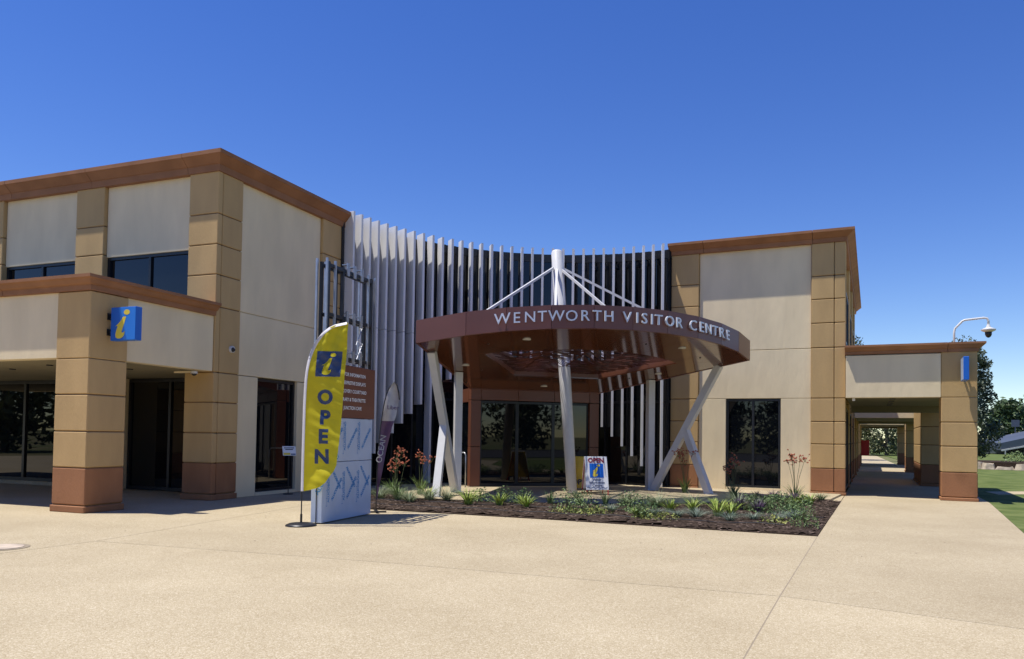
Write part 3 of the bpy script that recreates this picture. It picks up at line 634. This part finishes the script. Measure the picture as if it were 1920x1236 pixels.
for x in (.12, .62, KL-.09):
    for y in (-.07, .07): MB().box(x-.025, x+.025, y-.025, y+.025, 2.86, 4.66).build('frame_post', 'frame', KS)
for z in (4.6, 3.72, 2.98):
    for y in (-.07, .07): MB().box(.15, KL-.12, y-.025, y+.025, z-.03, z+.03).build('frame_rail', 'frame', KS)
for x, wd in ((.015, .035), (.30, .04), (KL-.26, .03), (KL+.01, .035)):
    for y in (-.1, .1): MB().box(x-wd/2, x+wd/2, y-.018, y+.018, 2.87, 4.7).build('aluminium_channel', 'alu', KS)
for x in (.75, 1.0, 1.28):
    for z in (4.52, 3.62, 2.9): MB().box(x-.045, x+.045, -.12, -.098, z, z+.24).add(*_g(MB().box(x-.045, x+.045, -.1, .0, z+.2, z+.215))).build('bracket', 'alu', KS)
random.seed(11)
cab = []
for i in range(14): cab.append((1.46+random.uniform(-.05, .05), random.uniform(-.05, .05), 3.75-i*.06))
MB().tube(cab, .008, 6).build('loose_cable', 'wtxt', KS, True); MB().tube([(1.3, 0, 3.3), (1.55, 0, 3.68)], .008, 6).build('brace_wire', 'alu', KS); MB().tube([(1.28, 0, 2.95), (1.56, 0, 3.35)], .008, 6).build('brace_wire', 'alu', KS)

# ------------------------------------------------------------------ feather flag
FLG = empty('feather_flag', (-3.59, 13.23, 0), R(2)); tag(FLG, 'tall yellow feather flag with navy OPEN lettering on a black round base', 'flag')
def lerp_tab(tab, z):
    for i in range(len(tab)-1):
        if tab[i][0] <= z <= tab[i+1][0]:
            f = (z-tab[i][0])/(tab[i+1][0]-tab[i][0]); return tab[i][1]+f*(tab[i+1][1]-tab[i][1])
    return tab[-1][1] if z > tab[-1][0] else tab[0][1]
XLt = [(.59, 0), (1.2, 0), (2.04, .006), (2.3, .012), (2.52, .022), (2.68, .038), (2.80, .058), (2.93, .09), (3.04, .128), (3.14, .172), (3.23, .23), (3.32, .30), (3.40, .395), (3.45, .48), (3.48, .57), (3.50, .65), (3.51, .725)]
XRt = [(.59, .02), (.61, .12), (.66, .30), (.74, .40), (.85, .47), (.94, .535), (1.04, .58), (1.28, .605), (2.04, .665), (2.76, .70), (3.51, .735)]
def fold(x, z):
    f = min(1, max(0, x/.25)); g_ = max(0, (z-2.3))
    return (.016*math.sin(6*z+5*x)*f+.012*math.sin(15*(x*.8+z*.55))*f+.02*math.sin(24*(x-z*.38))*min(1, g_*1.2)*f+.012*math.sin(9*x+2.2*z)*f+.006*math.sin(34*(x*.45+z))*f
        + .03*f*math.exp(-((z-.95)/.2)**2)*math.sin(7*x-6*z)-.06*f*f*max(0, 1.0-z))
fl = MB(); NZ, NX = 110, 30
for i in range(NZ+1):
    z = .592+(3.508-.592)*i/NZ; xl, xr = lerp_tab(XLt, z), lerp_tab(XRt, z); xr = max(xr, xl+.004)
    for j in range(NX+1): x = xl+(xr-xl)*j/NX; fl.v.append((x, fold(x, z), z))
for i in range(NZ):
    for j in range(NX): a = i*(NX+1)+j; fl.f.append((a, a+1, a+NX+2, a+NX+1))
fl.build('flag_cloth', 'yellow', FLG, True)
fo = lambda x, z: (x, fold(x, z)-.006, z)
sq = []; fsq = []
for i in range(13):
    for j in range(13): sq.append((.21+.43*j/12+.012*(12-i)/12*-2, 2.57+.44*i/12, 0))
for i in range(12):
    for j in range(12): a = i*13+j; fsq.append((a, a+1, a+14, a+13))
MB().add([fo(v[0], v[1]) for v in sq], fsq).build('information_square', 'navy', FLG)
glyph_i(.2, 2.575, .43, lambda x, z: (x, fold(x, z)-.0095, z)).build('letter_i', 'yellow', FLG)
for s_, x, z in (('O', .36, 2.105), ('P', .36, 1.755), ('E', .345, 1.425), ('N', .325, 1.08)):
    text_on(s_, .33, fo, x, z, .014, 'CENTER', .035).build('letter', 'navy', FLG)
slv = MB()
for i in range(60):
    z = .592+(3.508-.592)*i/59; x = lerp_tab(XLt, z)
    d = Vector((lerp_tab(XLt, min(3.508, z+.02))-lerp_tab(XLt, max(.592, z-.02)), .04 if .61 < z < 3.49 else .02)).normalized(); nx_, nz_ = d.y, -d.x
    slv.v += [(x-.016*nx_, -.012, z-.016*nz_), (x+.03*nx_, fold(x+.03*nx_, z)-.009, z+.03*nz_), (x+.0*nx_, .02, z)]
for i in range(59): a = i*3; slv.f += [(a, a+1, a+4, a+3), (a+2, a, a+3, a+5)]
slv.build('pole_sleeve', 'sleeve', FLG, True)
MB().tube([(0, 0, .02), (0, 0, .6)], .011, 8).add(*_g(MB().tube([(0, 0, .03), (0, 0, .2)], .02, 8))).build('pole', 'black', FLG)
MB().tube([(0, 0, 0), (0, 0, .02), (0, 0, .045), (0, 0, .06)], [.265, .26, .2, .06], 28).build('base_weight', 'black', FLG, True)

# teardrop banner
TD = empty('teardrop_banner', (-2.72, 15.62, 0), R(18)); tag(TD, 'narrow plum and grey teardrop banner behind the pylon sign', 'flag')
TLt = [(.25, .0), (.9, .01), (1.6, .045), (2.0, .09), (2.25, .13), (2.45, .18), (2.58, .24), (2.65, .31)]
TRt = [(.25, .012), (.6, .06), (1.2, .17), (1.75, .28), (1.95, .36), (2.2, .41), (2.3, .42), (2.45, .405), (2.58, .37), (2.65, .33)]
tfold = lambda x, z: .03*math.sin(14*x+4*z)+.012*math.sin(30*x-9*z)
def tgrid(z0, z1, mt, name):
    g_ = MB(); n = 40
    for i in range(n+1):
        z = z0+(z1-z0)*i/n; xl, xr = lerp_tab(TLt, z), lerp_tab(TRt, z)
        for j in range(9): x = xl+(xr-xl)*j/8; g_.v.append((x, tfold(x, z), z))
    for i in range(n):
        for j in range(8): a = i*9+j; g_.f.append((a, a+1, a+10, a+9))
    return g_.build(name, mt, TD, True)
tgrid(.25, 1.86, 'purple', 'lower_cloth'); tgrid(1.86, 2.64, 'greycloth', 'upper_cloth')
edge = [(lerp_tab(TLt, .05+z*.13)-.008, 0, .05+z*.13) for z in range(0, 20)]+[(.315, 0, 2.665), (.37, 0, 2.6), (.41, 0, 2.46), (.425, 0, 2.3)]
MB().tube(edge, [.011]*20+[.012]*4, 8).build('pole', 'black', TD, True)
text_on('OCEAN', .165, lambda x, z: (x, tfold(x, z)-.008, z), .075, 1.0, .002, 'LEFT', .03, R(80)).build('lettering', 'greycloth', TD)
text_on('Liber', .12, lambda x, z: (x, tfold(x, z)-.008, z), .17, 2.1, 0, 'LEFT', .03).build('lettering', 'purple', TD)
MB().box(-.2, .2, -.03, .03, 0, .03).add(*_g(MB().box(-.03, .03, -.2, .2, .03, .045))).build('cross_base', 'black', TD)

# ------------------------------------------------------------------ A-frame boards under the canopy
def aframe(name, loc, rz, wd, ht, lean, face, label, wheels=False):
    o = empty(name, loc, rz); tag(o, label, 'sign')
    for sgn in (-1, 1):
        T = Vector((0, 0, ht)); Bm = Vector((0, sgn*lean, .14)); d = (T-Bm)
        mb = MB()
        for y_ in (-.008, .008): mb.v += [(-wd/2, Bm.y+y_, Bm.z), (wd/2, Bm.y+y_, Bm.z), (wd/2, T.y+sgn*.02+y_, T.z), (-wd/2, T.y+sgn*.02+y_, T.z)]
        mb.f += [(0, 1, 2, 3), (7, 6, 5, 4), (0, 4, 5, 1), (1, 5, 6, 2), (2, 6, 7, 3), (3, 7, 4, 0)]; mb.build('board', face, o)
        for x in (-wd/2+.02, wd/2-.02): MB().bar((x, sgn*lean*1.13, 0), (x, sgn*.012, ht-.01), .022, .022).build('leg', 'red', o)
    fn = lambda x, z: (x, -.02-.0095+(-lean+.02)*(ht-z)/(ht-.14)-.004, z)
    return o, fn
o, fn = aframe('sandwich_board', (2.28, 20.85, .05), R(8), .62, 1.02, .26, 'wtxt', 'white sandwich board with red OPEN and blue information square')
text_on('OPEN', .17, fn, 0, .86, .008, 'CENTER', 9).build('open_lettering', 'darkred', o)
MB().add([fn(-.19, .46), fn(.19, .46), fn(.19, .83), fn(-.19, .83)], [(0, 1, 2, 3)]).build('information_square', 'signblue', o)
glyph_i(-.19, .46, .37, lambda x, z: (x, fn(x, z)[1]-.004, z)).build('letter_i', 'signyel', o)
for i, s_ in enumerate(('Visitor', 'Information', 'Centre')): text_on(s_, .09, fn, 0, .375-i*.075, .002, 'CENTER', 9).build('lettering', 'navy', o)
wv = MB()
for i in range(24):
    x0 = -.28+i*.0233; z0 = .185+.012*math.sin(i*1.1); z1 = .185+.012*math.sin((i+1)*1.1); wv.add([fn(x0, z0), fn(x0+.0233, z1), fn(x0+.0233, z1+.016), fn(x0, z0+.016)], [(0, 1, 2, 3)])
wv.build('wave_print', 'navy', o)
o, fn = aframe('sandwich_board', (1.95, 21.35, .05), R(-10), .58, 1.0, .24, 'ayellow', 'yellow sandwich board with black lettering behind the white board')
text_on('OPEN', .2, fn, .02, .24, .006, 'CENTER', 9).build('open_lettering', 'black', o)
for x in (-.2, .2): MB().tube([(x-.03, -.3, .07), (x+.03, -.3, .07)], .07, 16).build('wheel', 'black', o)
inf = empty('notice_stand', (*WL(.28, 5.75), 0), -aL+R(55)); tag(inf, 'small white and yellow notice on a slim pole by the left wing door', 'sign')
MB().tube([(0, 0, 0), (0, 0, 1.05)], .012, 8).build('pole', 'black', inf); MB().tube([(0, 0, 0), (0, 0, .02)], .13, 18).build('base', 'black', inf)
tl = lambda x, z: (x, -.02-(1.22-z)*.35+.035, z)
def tq(x0, x1, z0, z1, off=0): return MB().add([(p[0], p[1]-off, p[2]) for p in (tl(x0, z0), tl(x1, z0), tl(x1, z1), tl(x0, z1))], [(0, 1, 2, 3)])
bmb = tq(-.17, .17, 1.0, 1.24); b_ = tq(-.17, .17, 1.0, 1.24, -.012); bmb.add(b_.v, [(3, 2, 1, 0)]); bmb.add([bmb.v[i] for i in (0, 1, 5, 4, 3, 2, 6, 7)], [(0, 3, 2, 1), (4, 5, 6, 7)]); bmb.build('notice_board', 'wtxt', inf)
for z, x in ((1.185, .13), (1.145, .10)): tq(-x, x, z, z+.022, .002).build('notice_print', 'frame', inf)
tq(-.155, .02, 1.015, 1.07, .002).build('notice_print', 'signyel', inf); tq(.03, .155, 1.02, 1.05, .002).build('notice_print', 'navy', inf)

# ------------------------------------------------------------------ planting
random.seed(21)
def blades(n, h, spread, wd, lean=.6, seg=3, hv=.35):
    mb = MB()
    for _ in range(n):
        a = random.uniform(0, 6.283); r = random.uniform(0, spread*.25); hh = h*random.uniform(1-hv, 1.05); ln = spread*random.uniform(.3, 1.0)*lean/.6
        ca, sa = math.cos(a), math.sin(a); tx, ty = -sa, ca; base = Vector((ca*r, sa*r, 0)); n0 = len(mb.v)
        for k in range(seg+1):
            t = k/seg; p = base+Vector((ca*ln*t**1.7, sa*ln*t**1.7, hh*(t-.28*t**3*(ln/ max(.05, h))))); ww = wd*(1-t**2*.92)/2
            mb.v += [(p.x-tx*ww, p.y-ty*ww, p.z), (p.x+tx*ww, p.y+ty*ww, p.z)]
        for k in range(seg): q = n0+2*k; mb.f.append((q, q+1, q+3, q+2))
    return mb
def leaves(n, rx, rz, lf, z0=0):
    mb = MB()
    for _ in range(n):
        while True:
            v = Vector((random.uniform(-1, 1), random.uniform(-1, 1), random.uniform(0, 1)))
            if v.length < 1 and v.length > .25: break
        p = Vector((v.x*rx, v.y*rx, z0+v.z*rz)); a = Vector((random.gauss(0, 1), random.gauss(0, 1), random.gauss(0, .6)+.3)).normalized(); b = a.cross(Vector((random.gauss(0, 1), random.gauss(0, 1), random.gauss(0, 1)))).normalized()
        l = lf*random.uniform(.6, 1.2)
        mb.add([p-a*l, p+b*l*.38, p+a*l, p-b*l*.38], [(0, 1, 2, 3)])
    return mb
def stems(n, h, spread):
    mb = MB()
    for _ in range(n):
        a = random.uniform(0, 6.28); r = random.uniform(.1, 1)*spread; mb.tube([(0, 0, 0), (math.cos(a)*r*.5, math.sin(a)*r*.5, h*.6), (math.cos(a)*r, math.sin(a)*r, h*random.uniform(.8, 1))], .006, 5, False)
    return mb
def gz(x, y): return .05 if inpoly(x, y, slabpoly) and not inpoly(x, y, bedpoly) else .035
def plant(kind, x, y, label, group, cat='plant', sc=1.0):
    o = empty(kind, (x, y, gz(x, y)), random.uniform(0, 6.28)); tag(o, label, cat, group)
    if kind == 'strap_leaf_lily': blades(46, .40*sc, .30*sc, .028, .8).build('foliage', 'lime', o)
    elif kind == 'ornamental_grass': blades(170, .46*sc, .42*sc, .008, 1.1, 4, .5).build('foliage', 'grass', o)
    elif kind == 'blue_fescue': blades(170, .26*sc, .27*sc, .006, 1.1, 4, .5).build('foliage', 'fescue', o)
    elif kind == 'leafy_shrub': leaves(300, .32*sc, .42*sc, .033).build('foliage', 'shrub', o); stems(7, .36*sc, .22*sc).build('stems', 'stem', o)
    elif kind == 'ground_cover_plant': leaves(170, .36*sc, .17*sc, .034).build('foliage', 'gcover', o); stems(5, .12*sc, .25*sc).build('stems', 'stem', o)
    elif kind == 'spiky_tuft': blades(60, .36*sc, .2*sc, .012, .7).build('foliage', 'shrub', o)
    elif kind == 'purple_sage': blades(90, .36*sc, .26*sc, .014, .6).build('flower_spikes', 'plum', o); leaves(160, .3*sc, .2*sc, .03).build('foliage', 'shrub', o)
    elif kind == 'kangaroo_paw':
        blades(46, .50*sc, .34*sc, .022, .7).build('foliage', 'kleaf', o); ns = 6 if x > 4 else random.choice((3, 4))
        sm = MB(); fm = MB()
        for _ in range(ns):
            a = random.uniform(0, 6.28); r = random.uniform(.05, .32)*sc; hh = random.uniform(.75, 1.15)*sc; tip = Vector((math.cos(a)*r, math.sin(a)*r, hh))
            sm.tube([(0, 0, .02), (tip.x*.4, tip.y*.4, hh*.55), tuple(tip)], [.008, .006, .004], 5, False)
            for q in range(9):
                pos = tip+Vector((random.gauss(0, .055), random.gauss(0, .055), random.gauss(.0, .06))); sm.tube([tuple(tip-Vector((0, 0, .08))), tuple(pos)], .0025, 4, False)
                d = Vector((random.gauss(0, 1), random.gauss(0, 1), random.gauss(.3, .6))).normalized(); fm.tube([tuple(pos), tuple(pos+d*.025), tuple(pos+d*.05), tuple(pos+d*.065)], [.007, .015, .018, .004], 6)
        sm.build('flower_stems', 'stem', o); stuff(fm.build('flowers', 'orange', o))
    return o
def put(kind, lab, grp, pts, sc=1.0, js=.2):
    for x, y in pts: plant(kind, x, y, lab, grp, 'plant', sc*random.uniform(1-js, 1+js))
KP = [((-2.62,18.0), 'kangaroo paw with orange flowers right behind the teardrop banner'), ((-2.95,19.4), 'orange kangaroo paw against the dark glass left of the white brace leg'), ((-2.35,19.9), 'orange kangaroo paw close beside the left white brace leg'), ((-4.3,17.5), 'orange kangaroo paw showing left of the pylon sign base'),
    ((4.95,21.9), 'kangaroo paw with dark seed heads in front of the terracotta pier base'), ((5.75,19.9), 'orange kangaroo paw in front of the right wing window'), ((7.2,19.5), 'tall kangaroo paw with two flower stems beside the right wing pier')]
for (x, y), lb in KP: plant('kangaroo_paw', x, y, lb, None, 'plant', random.uniform(.95, 1.1))
put('strap_leaf_lily', 'clump of lime green strap leaves in the mulch bed', 'lime strap-leaf clumps in the bed', [(-.95,17.1),(-.25,17.0),(.35,16.6),(3.35,16.2),(3.85,16.3),(4.15,15.4),(4.45,15.55),(6.7,18.0),(7.15,18.4),(-2.0,18.6)])
put('ornamental_grass', 'wispy grey-green grass tuft in the mulch bed', 'wispy grass tufts in the bed', [(-2.75,18.7),(-2.45,18.3),(-3.1,18.3),(-1.9,18.1),(-1.5,18.05),(3.3,17.2),(4.1,17.3),(5.2,17.6),(-2.3,17.5),(2.6,17.4)])
put('blue_fescue', 'low blue-grey fescue tuft near the front of the mulch bed', 'blue fescue tufts in the bed', [(3.3,15.2),(3.65,15.1),(4.15,14.6),(4.7,14.9),(5.15,14.8),(5.6,15.3),(2.9,15.4)])
put('leafy_shrub', 'small leafy green shrub in the mulch bed', 'small green shrubs in the bed', [(-.7,17.75),(-.15,17.7),(.3,17.75),(1.2,16.4),(1.5,15.9),(2.5,16.1),(2.7,15.6),(5.3,17.0),(5.5,16.3),(5.7,16.0),(5.3,13.9),(6.1,17.4),(6.3,16.6)])
put('ground_cover_plant', 'flat yellow-green ground cover plant in the mulch bed', 'yellow-green ground cover in the bed', [(1.1,15.6),(1.8,15.7),(1.6,15.4),(2.6,14.8),(2.85,14.6),(4.9,14.3)])
put('spiky_tuft', 'short dark green spiky tuft at the edge of the entry slab', 'dark spiky tufts by the slab', [(.9,17.6),(1.55,17.4),(2.15,17.5)])
put('purple_sage', 'purple leaved flowering plant in the right part of the bed', 'purple plants in the bed', [(5.05,16.9),(5.35,16.5),(5.2,16.2),(6.2,19.4),(6.5,19.1),(6.9,18.9)])

random.seed(77); extra = {'ornamental_grass': [], 'leafy_shrub': [], 'strap_leaf_lily': [], 'blue_fescue': []}
while sum(map(len, extra.values())) < 14:
    x, y = random.uniform(-4, 8.2), random.uniform(13.4, 20.6)
    if inpoly(x, y, bedpoly) and edge_d(x, y, bedpoly) > .4 and x+.55*(y-13) > .9: extra[random.choice(['ornamental_grass', 'leafy_shrub', 'leafy_shrub', 'strap_leaf_lily', 'blue_fescue', 'ornamental_grass'])].append((x, y))
put('ornamental_grass', 'wispy grey-green grass tuft in the mulch bed', 'wispy grass tufts in the bed', extra['ornamental_grass'], .8)
put('leafy_shrub', 'small leafy green shrub in the mulch bed', 'small green shrubs in the bed', extra['leafy_shrub'], .6)
put('strap_leaf_lily', 'clump of lime green strap leaves in the mulch bed', 'lime strap-leaf clumps in the bed', extra['strap_leaf_lily'], .7)
put('blue_fescue', 'low blue-grey fescue tuft near the front of the mulch bed', 'blue fescue tufts in the bed', [p for p in extra['blue_fescue'] if p[1] < 16.5], .9)
random.seed(41); lit = MB()
for k in range(420):
    x, y = random.uniform(-9, 9), random.uniform(10.5, 20)
    if inpoly(x, y, bedpoly) or (edge_d(x, y, bedpoly) > .5 and random.random() < .72): continue
    a = random.uniform(0, 6.3); l = random.uniform(.008, .02); dx, dy = math.cos(a)*l, math.sin(a)*l; z = .056 if inpoly(x, y, slabpoly) else .004
    lit.add([(x-dx, y-dy, z), (x+dy*.4, y-dx*.4, z+.004), (x+dx, y+dy, z+.002), (x-dy*.4, y+dx*.4, z+.006)], [(0, 1, 2, 3)])
stuff(tag(lit.build('leaf_litter', 'chip'), 'tiny dry leaves and bark bits strewn over the paving', 'leaf litter'))
# ------------------------------------------------------------------ trees and far things
def tree(name, x, y, h, rad, leafm, label, n=5000, lf=.16, zlow=.25, group=None, seed=1):
    random.seed(seed); o = empty(name, (x, y, -.05)); tag(o, label, 'tree', group); tr = MB(); lv = MB()
    tr.tube([(0, 0, 0), (.1, 0, h*.3), (-.1, .1, h*.6), (0, 0, h*.85)], [h*.03, h*.022, h*.014, h*.005], 9)
    cl = []
    for k in range(26):
        z = h*(zlow+(1-zlow)*(k+.5)/26); f = (z/h-zlow)/(1-zlow); rr = rad*(.55+.65*math.sin(math.pi*min(1, f*.95+.12)))*.8
        a = k*2.4+random.uniform(-.4, .4); r = rr*random.uniform(.35, 1); c = Vector((math.cos(a)*r, math.sin(a)*r, z)); cl.append((c, rad*random.uniform(.28, .5)))
        tr.tube([(0, 0, max(h*.12, z-h*.18)), tuple(c*.5+Vector((0, 0, z*.45))), tuple(c)], [h*.008, h*.005, h*.002], 5, False)
    for _ in range(n):
        c, r = random.choice(cl); v = Vector((random.gauss(0, .5), random.gauss(0, .5), random.gauss(0, .42))); v = v*(r*min(1, 1.05/max(.01, v.length))); p = c+v
        if p.z < .2: continue
        a = Vector((random.gauss(0, 1), random.gauss(0, 1), random.gauss(-.4, .8))).normalized(); b = a.cross(Vector((random.gauss(0, 1), random.gauss(0, 1), random.gauss(0, 1)))).normalized(); l = lf*random.uniform(.6, 1.3)
        lv.add([p-a*l, p+b*l*.4, p+a*l, p-b*l*.4], [(0, 1, 2, 3)])
    tr.build('trunk', 'bark', o); lv.build('crown', leafm, o); return o
tree('gum_tree', 32.6, 54.5, 8.5, 1.75, 'gum', 'tall grey-green gum tree behind the walkway pier', 9000, .14, .12, seed=4)
x, y = WR(-1.6, 46); tree('gum_tree', x, y, 10.4, 2.4, 'gum', 'gum tree whose tip shows above the walkway roof', 3500, .15, .3, seed=9)
for i, (u, w_) in enumerate(((-1.5, 76), (2.2, 73), (5.4, 78), (9.5, 84))):
    x, y = WR(u, w_); tree('bush_tree', x, y, 7.5, 3.2, 'bush', 'dense olive bush tree seen at the end of the walkway', 5000, .2, .03, 'bush trees at the end of the walkway', 30+i)
tree('palm_tree', 83, 128, 8.0, 4.2, 'palm', 'dark bushy tree behind the grey ramp building', 2500, .5, .35, seed=15)
tree('palm_tree', 97, 130, 9.0, 4.0, 'palm', 'dark tree at the right end of the grey ramp building', 2500, .5, .35, seed=16)
# grey ramp building far right
RB = empty('ramp_building', (72, 108, 0), R(-8)); tag(RB, 'long blue-grey building with an outside ramp and railings beyond the lawn', 'building')
MB().prism([(0, 0), (40, 0), (40, 12), (0, 12)], 0, 2.2).build('lower_wall', 'greyclad', RB)
MB().add([(-3.5, -1.2, .6), (5, -1.2, 2.4), (40, -1.2, 2.6), (40, -1.2, 4.6), (9, -1.2, 4.3), (5, -1.2, 3.7), (-3.5, -1.2, 1.6), (-3.5, 8, .6), (5, 8, 2.4), (40, 8, 2.6), (40, 8, 4.6), (9, 8, 4.3), (5, 8, 3.7), (-3.5, 8, 1.6)],
    [(0, 1, 5, 6), (1, 2, 3, 4, 5), (13, 12, 8, 7), (12, 11, 10, 9, 8), (6, 5, 12, 13), (5, 4, 11, 12), (4, 3, 10, 11), (0, 7, 8, 1), (1, 8, 9, 2), (0, 6, 13, 7), (2, 9, 10, 3)]).build('ramp', 'greyclad', RB)
MB().bar((-3.5, -1.25, .55), (5, -1.25, 2.35), .1, .2).add(*_g(MB().bar((5, -1.25, 2.35), (40, -1.25, 2.5), .1, .2))).build('ramp_edge', 'pale', RB)
for k in range(9): x = -3+k*2.6; MB().box(x-.06, x+.06, -1.3, -1.2, 0, 2.4+k*.05 if k > 2 else .6+k*.6).build('ramp_post', 'pale', RB)
sp = empty('road_sign', (80, 122, 0), R(-25)); tag(sp, 'grey square sign on a tall thin post above the far building', 'sign')
MB().tube([(0, 0, 0), (0, 0, 5.2)], .08, 8).build('post', 'greyclad', sp); MB().box(-.55, .55, -.12, -.09, 4.2, 5.3).build('sign_plate', 'greyclad', sp)
hs = empty('house', (66, 116, 0), R(-20)); tag(hs, 'small dark red house far beyond the lawn beside the gum tree', 'building')
MB().box(-4, 4, 0, 6, 0, 2.4).build('wall', 'brickred', hs); MB().add([(-4.4, -.4, 2.4), (4.4, -.4, 2.4), (4.4, 6.4, 2.4), (-4.4, 6.4, 2.4), (-3, 3, 4.2), (3, 3, 4.2)], [(0, 1, 5, 4), (2, 3, 4, 5), (1, 2, 5), (3, 0, 4)]).build('roof', 'greyclad', hs)
MB().box(-1, .2, -.06, -.01, .8, 1.9).build('window', 'pale', hs)
# rock edged bed on the lawn
RBd = empty('rock_edged_bed', (31.5, 47.8, 0), R(-30)); tag(RBd, 'raised garden bed edged with pale rocks on the lawn', 'garden bed')
MB().prism([(4.6*math.cos(t*.3142), 2.6*math.sin(t*.3142)) for t in range(20)], 0, .45).build('soil', 'mulch', RBd)
random.seed(8)
for k in range(40):
    a = k*6.283/40+random.uniform(-.05, .05); rx, ry, hh = random.uniform(.25, .6), random.uniform(.22, .4), random.uniform(.18, .42); x, y = 4.7*math.cos(a), 2.7*math.sin(a); pts = []
    for q in range(7): t = q*6.283/7; pts.append((x+rx*math.cos(t)*random.uniform(.75, 1.1), y+ry*math.sin(t)*random.uniform(.75, 1.1)))
    r_ = MB().prism(pts, 0, hh); r_.v = [(vx, vy, vz) if vz < .01 else (x+(vx-x)*.75, y+(vy-y)*.75, vz+random.uniform(-.05, .05)) for vx, vy, vz in r_.v]; r_.build('rock', 'rock', RBd)
stuff(leaves(300, 1.0, .7, .1, .4).build('bed_foliage', 'shrub', RBd))
# across the road, seen only in the glass
ob = empty('shed', (10, -44, 0), R(4)); tag(ob, 'pale gabled hall across the road reflected in the windows', 'building')
MB().box(-14, 14, -8, 0, 0, 4.2).build('wall', 'pale', ob); MB().add([(-14.5, .5, 4.2), (14.5, .5, 4.2), (14.5, -8.5, 4.2), (-14.5, -8.5, 4.2), (-14.5, -4, 7), (14.5, -4, 7)], [(0, 4, 5, 1), (2, 5, 4, 3), (0, 3, 4), (1, 5, 2)]).build('roof', 'greyclad', ob)
for k in range(5): MB().box(-12+k*5.4, -9.5+k*5.4, .0, .06, 1, 2.8).build('window', 'glass', ob)
for i, (x, y) in enumerate(((-24, -32), (-16, -34), (-9.5, -32), (-3, -34), (3, -32.5), (9, -34), (16, -32), (23, -34), (-32, -31), (31, -31), (-41, -30), (40, -29), (-50, -20), (-53, -9), (-55, 2), (-53, 13), (-57, 24))):  # tree rows added out of view so the panes reflect dark foliage
    tree('reflection_tree', x, y, 7.0+i*5 % 4, 3.9, 'bush', 'tree added out of view to darken the reflections in the glass', 2600, .42, .06, 'unseen trees added to darken the glass reflections', 50+i)
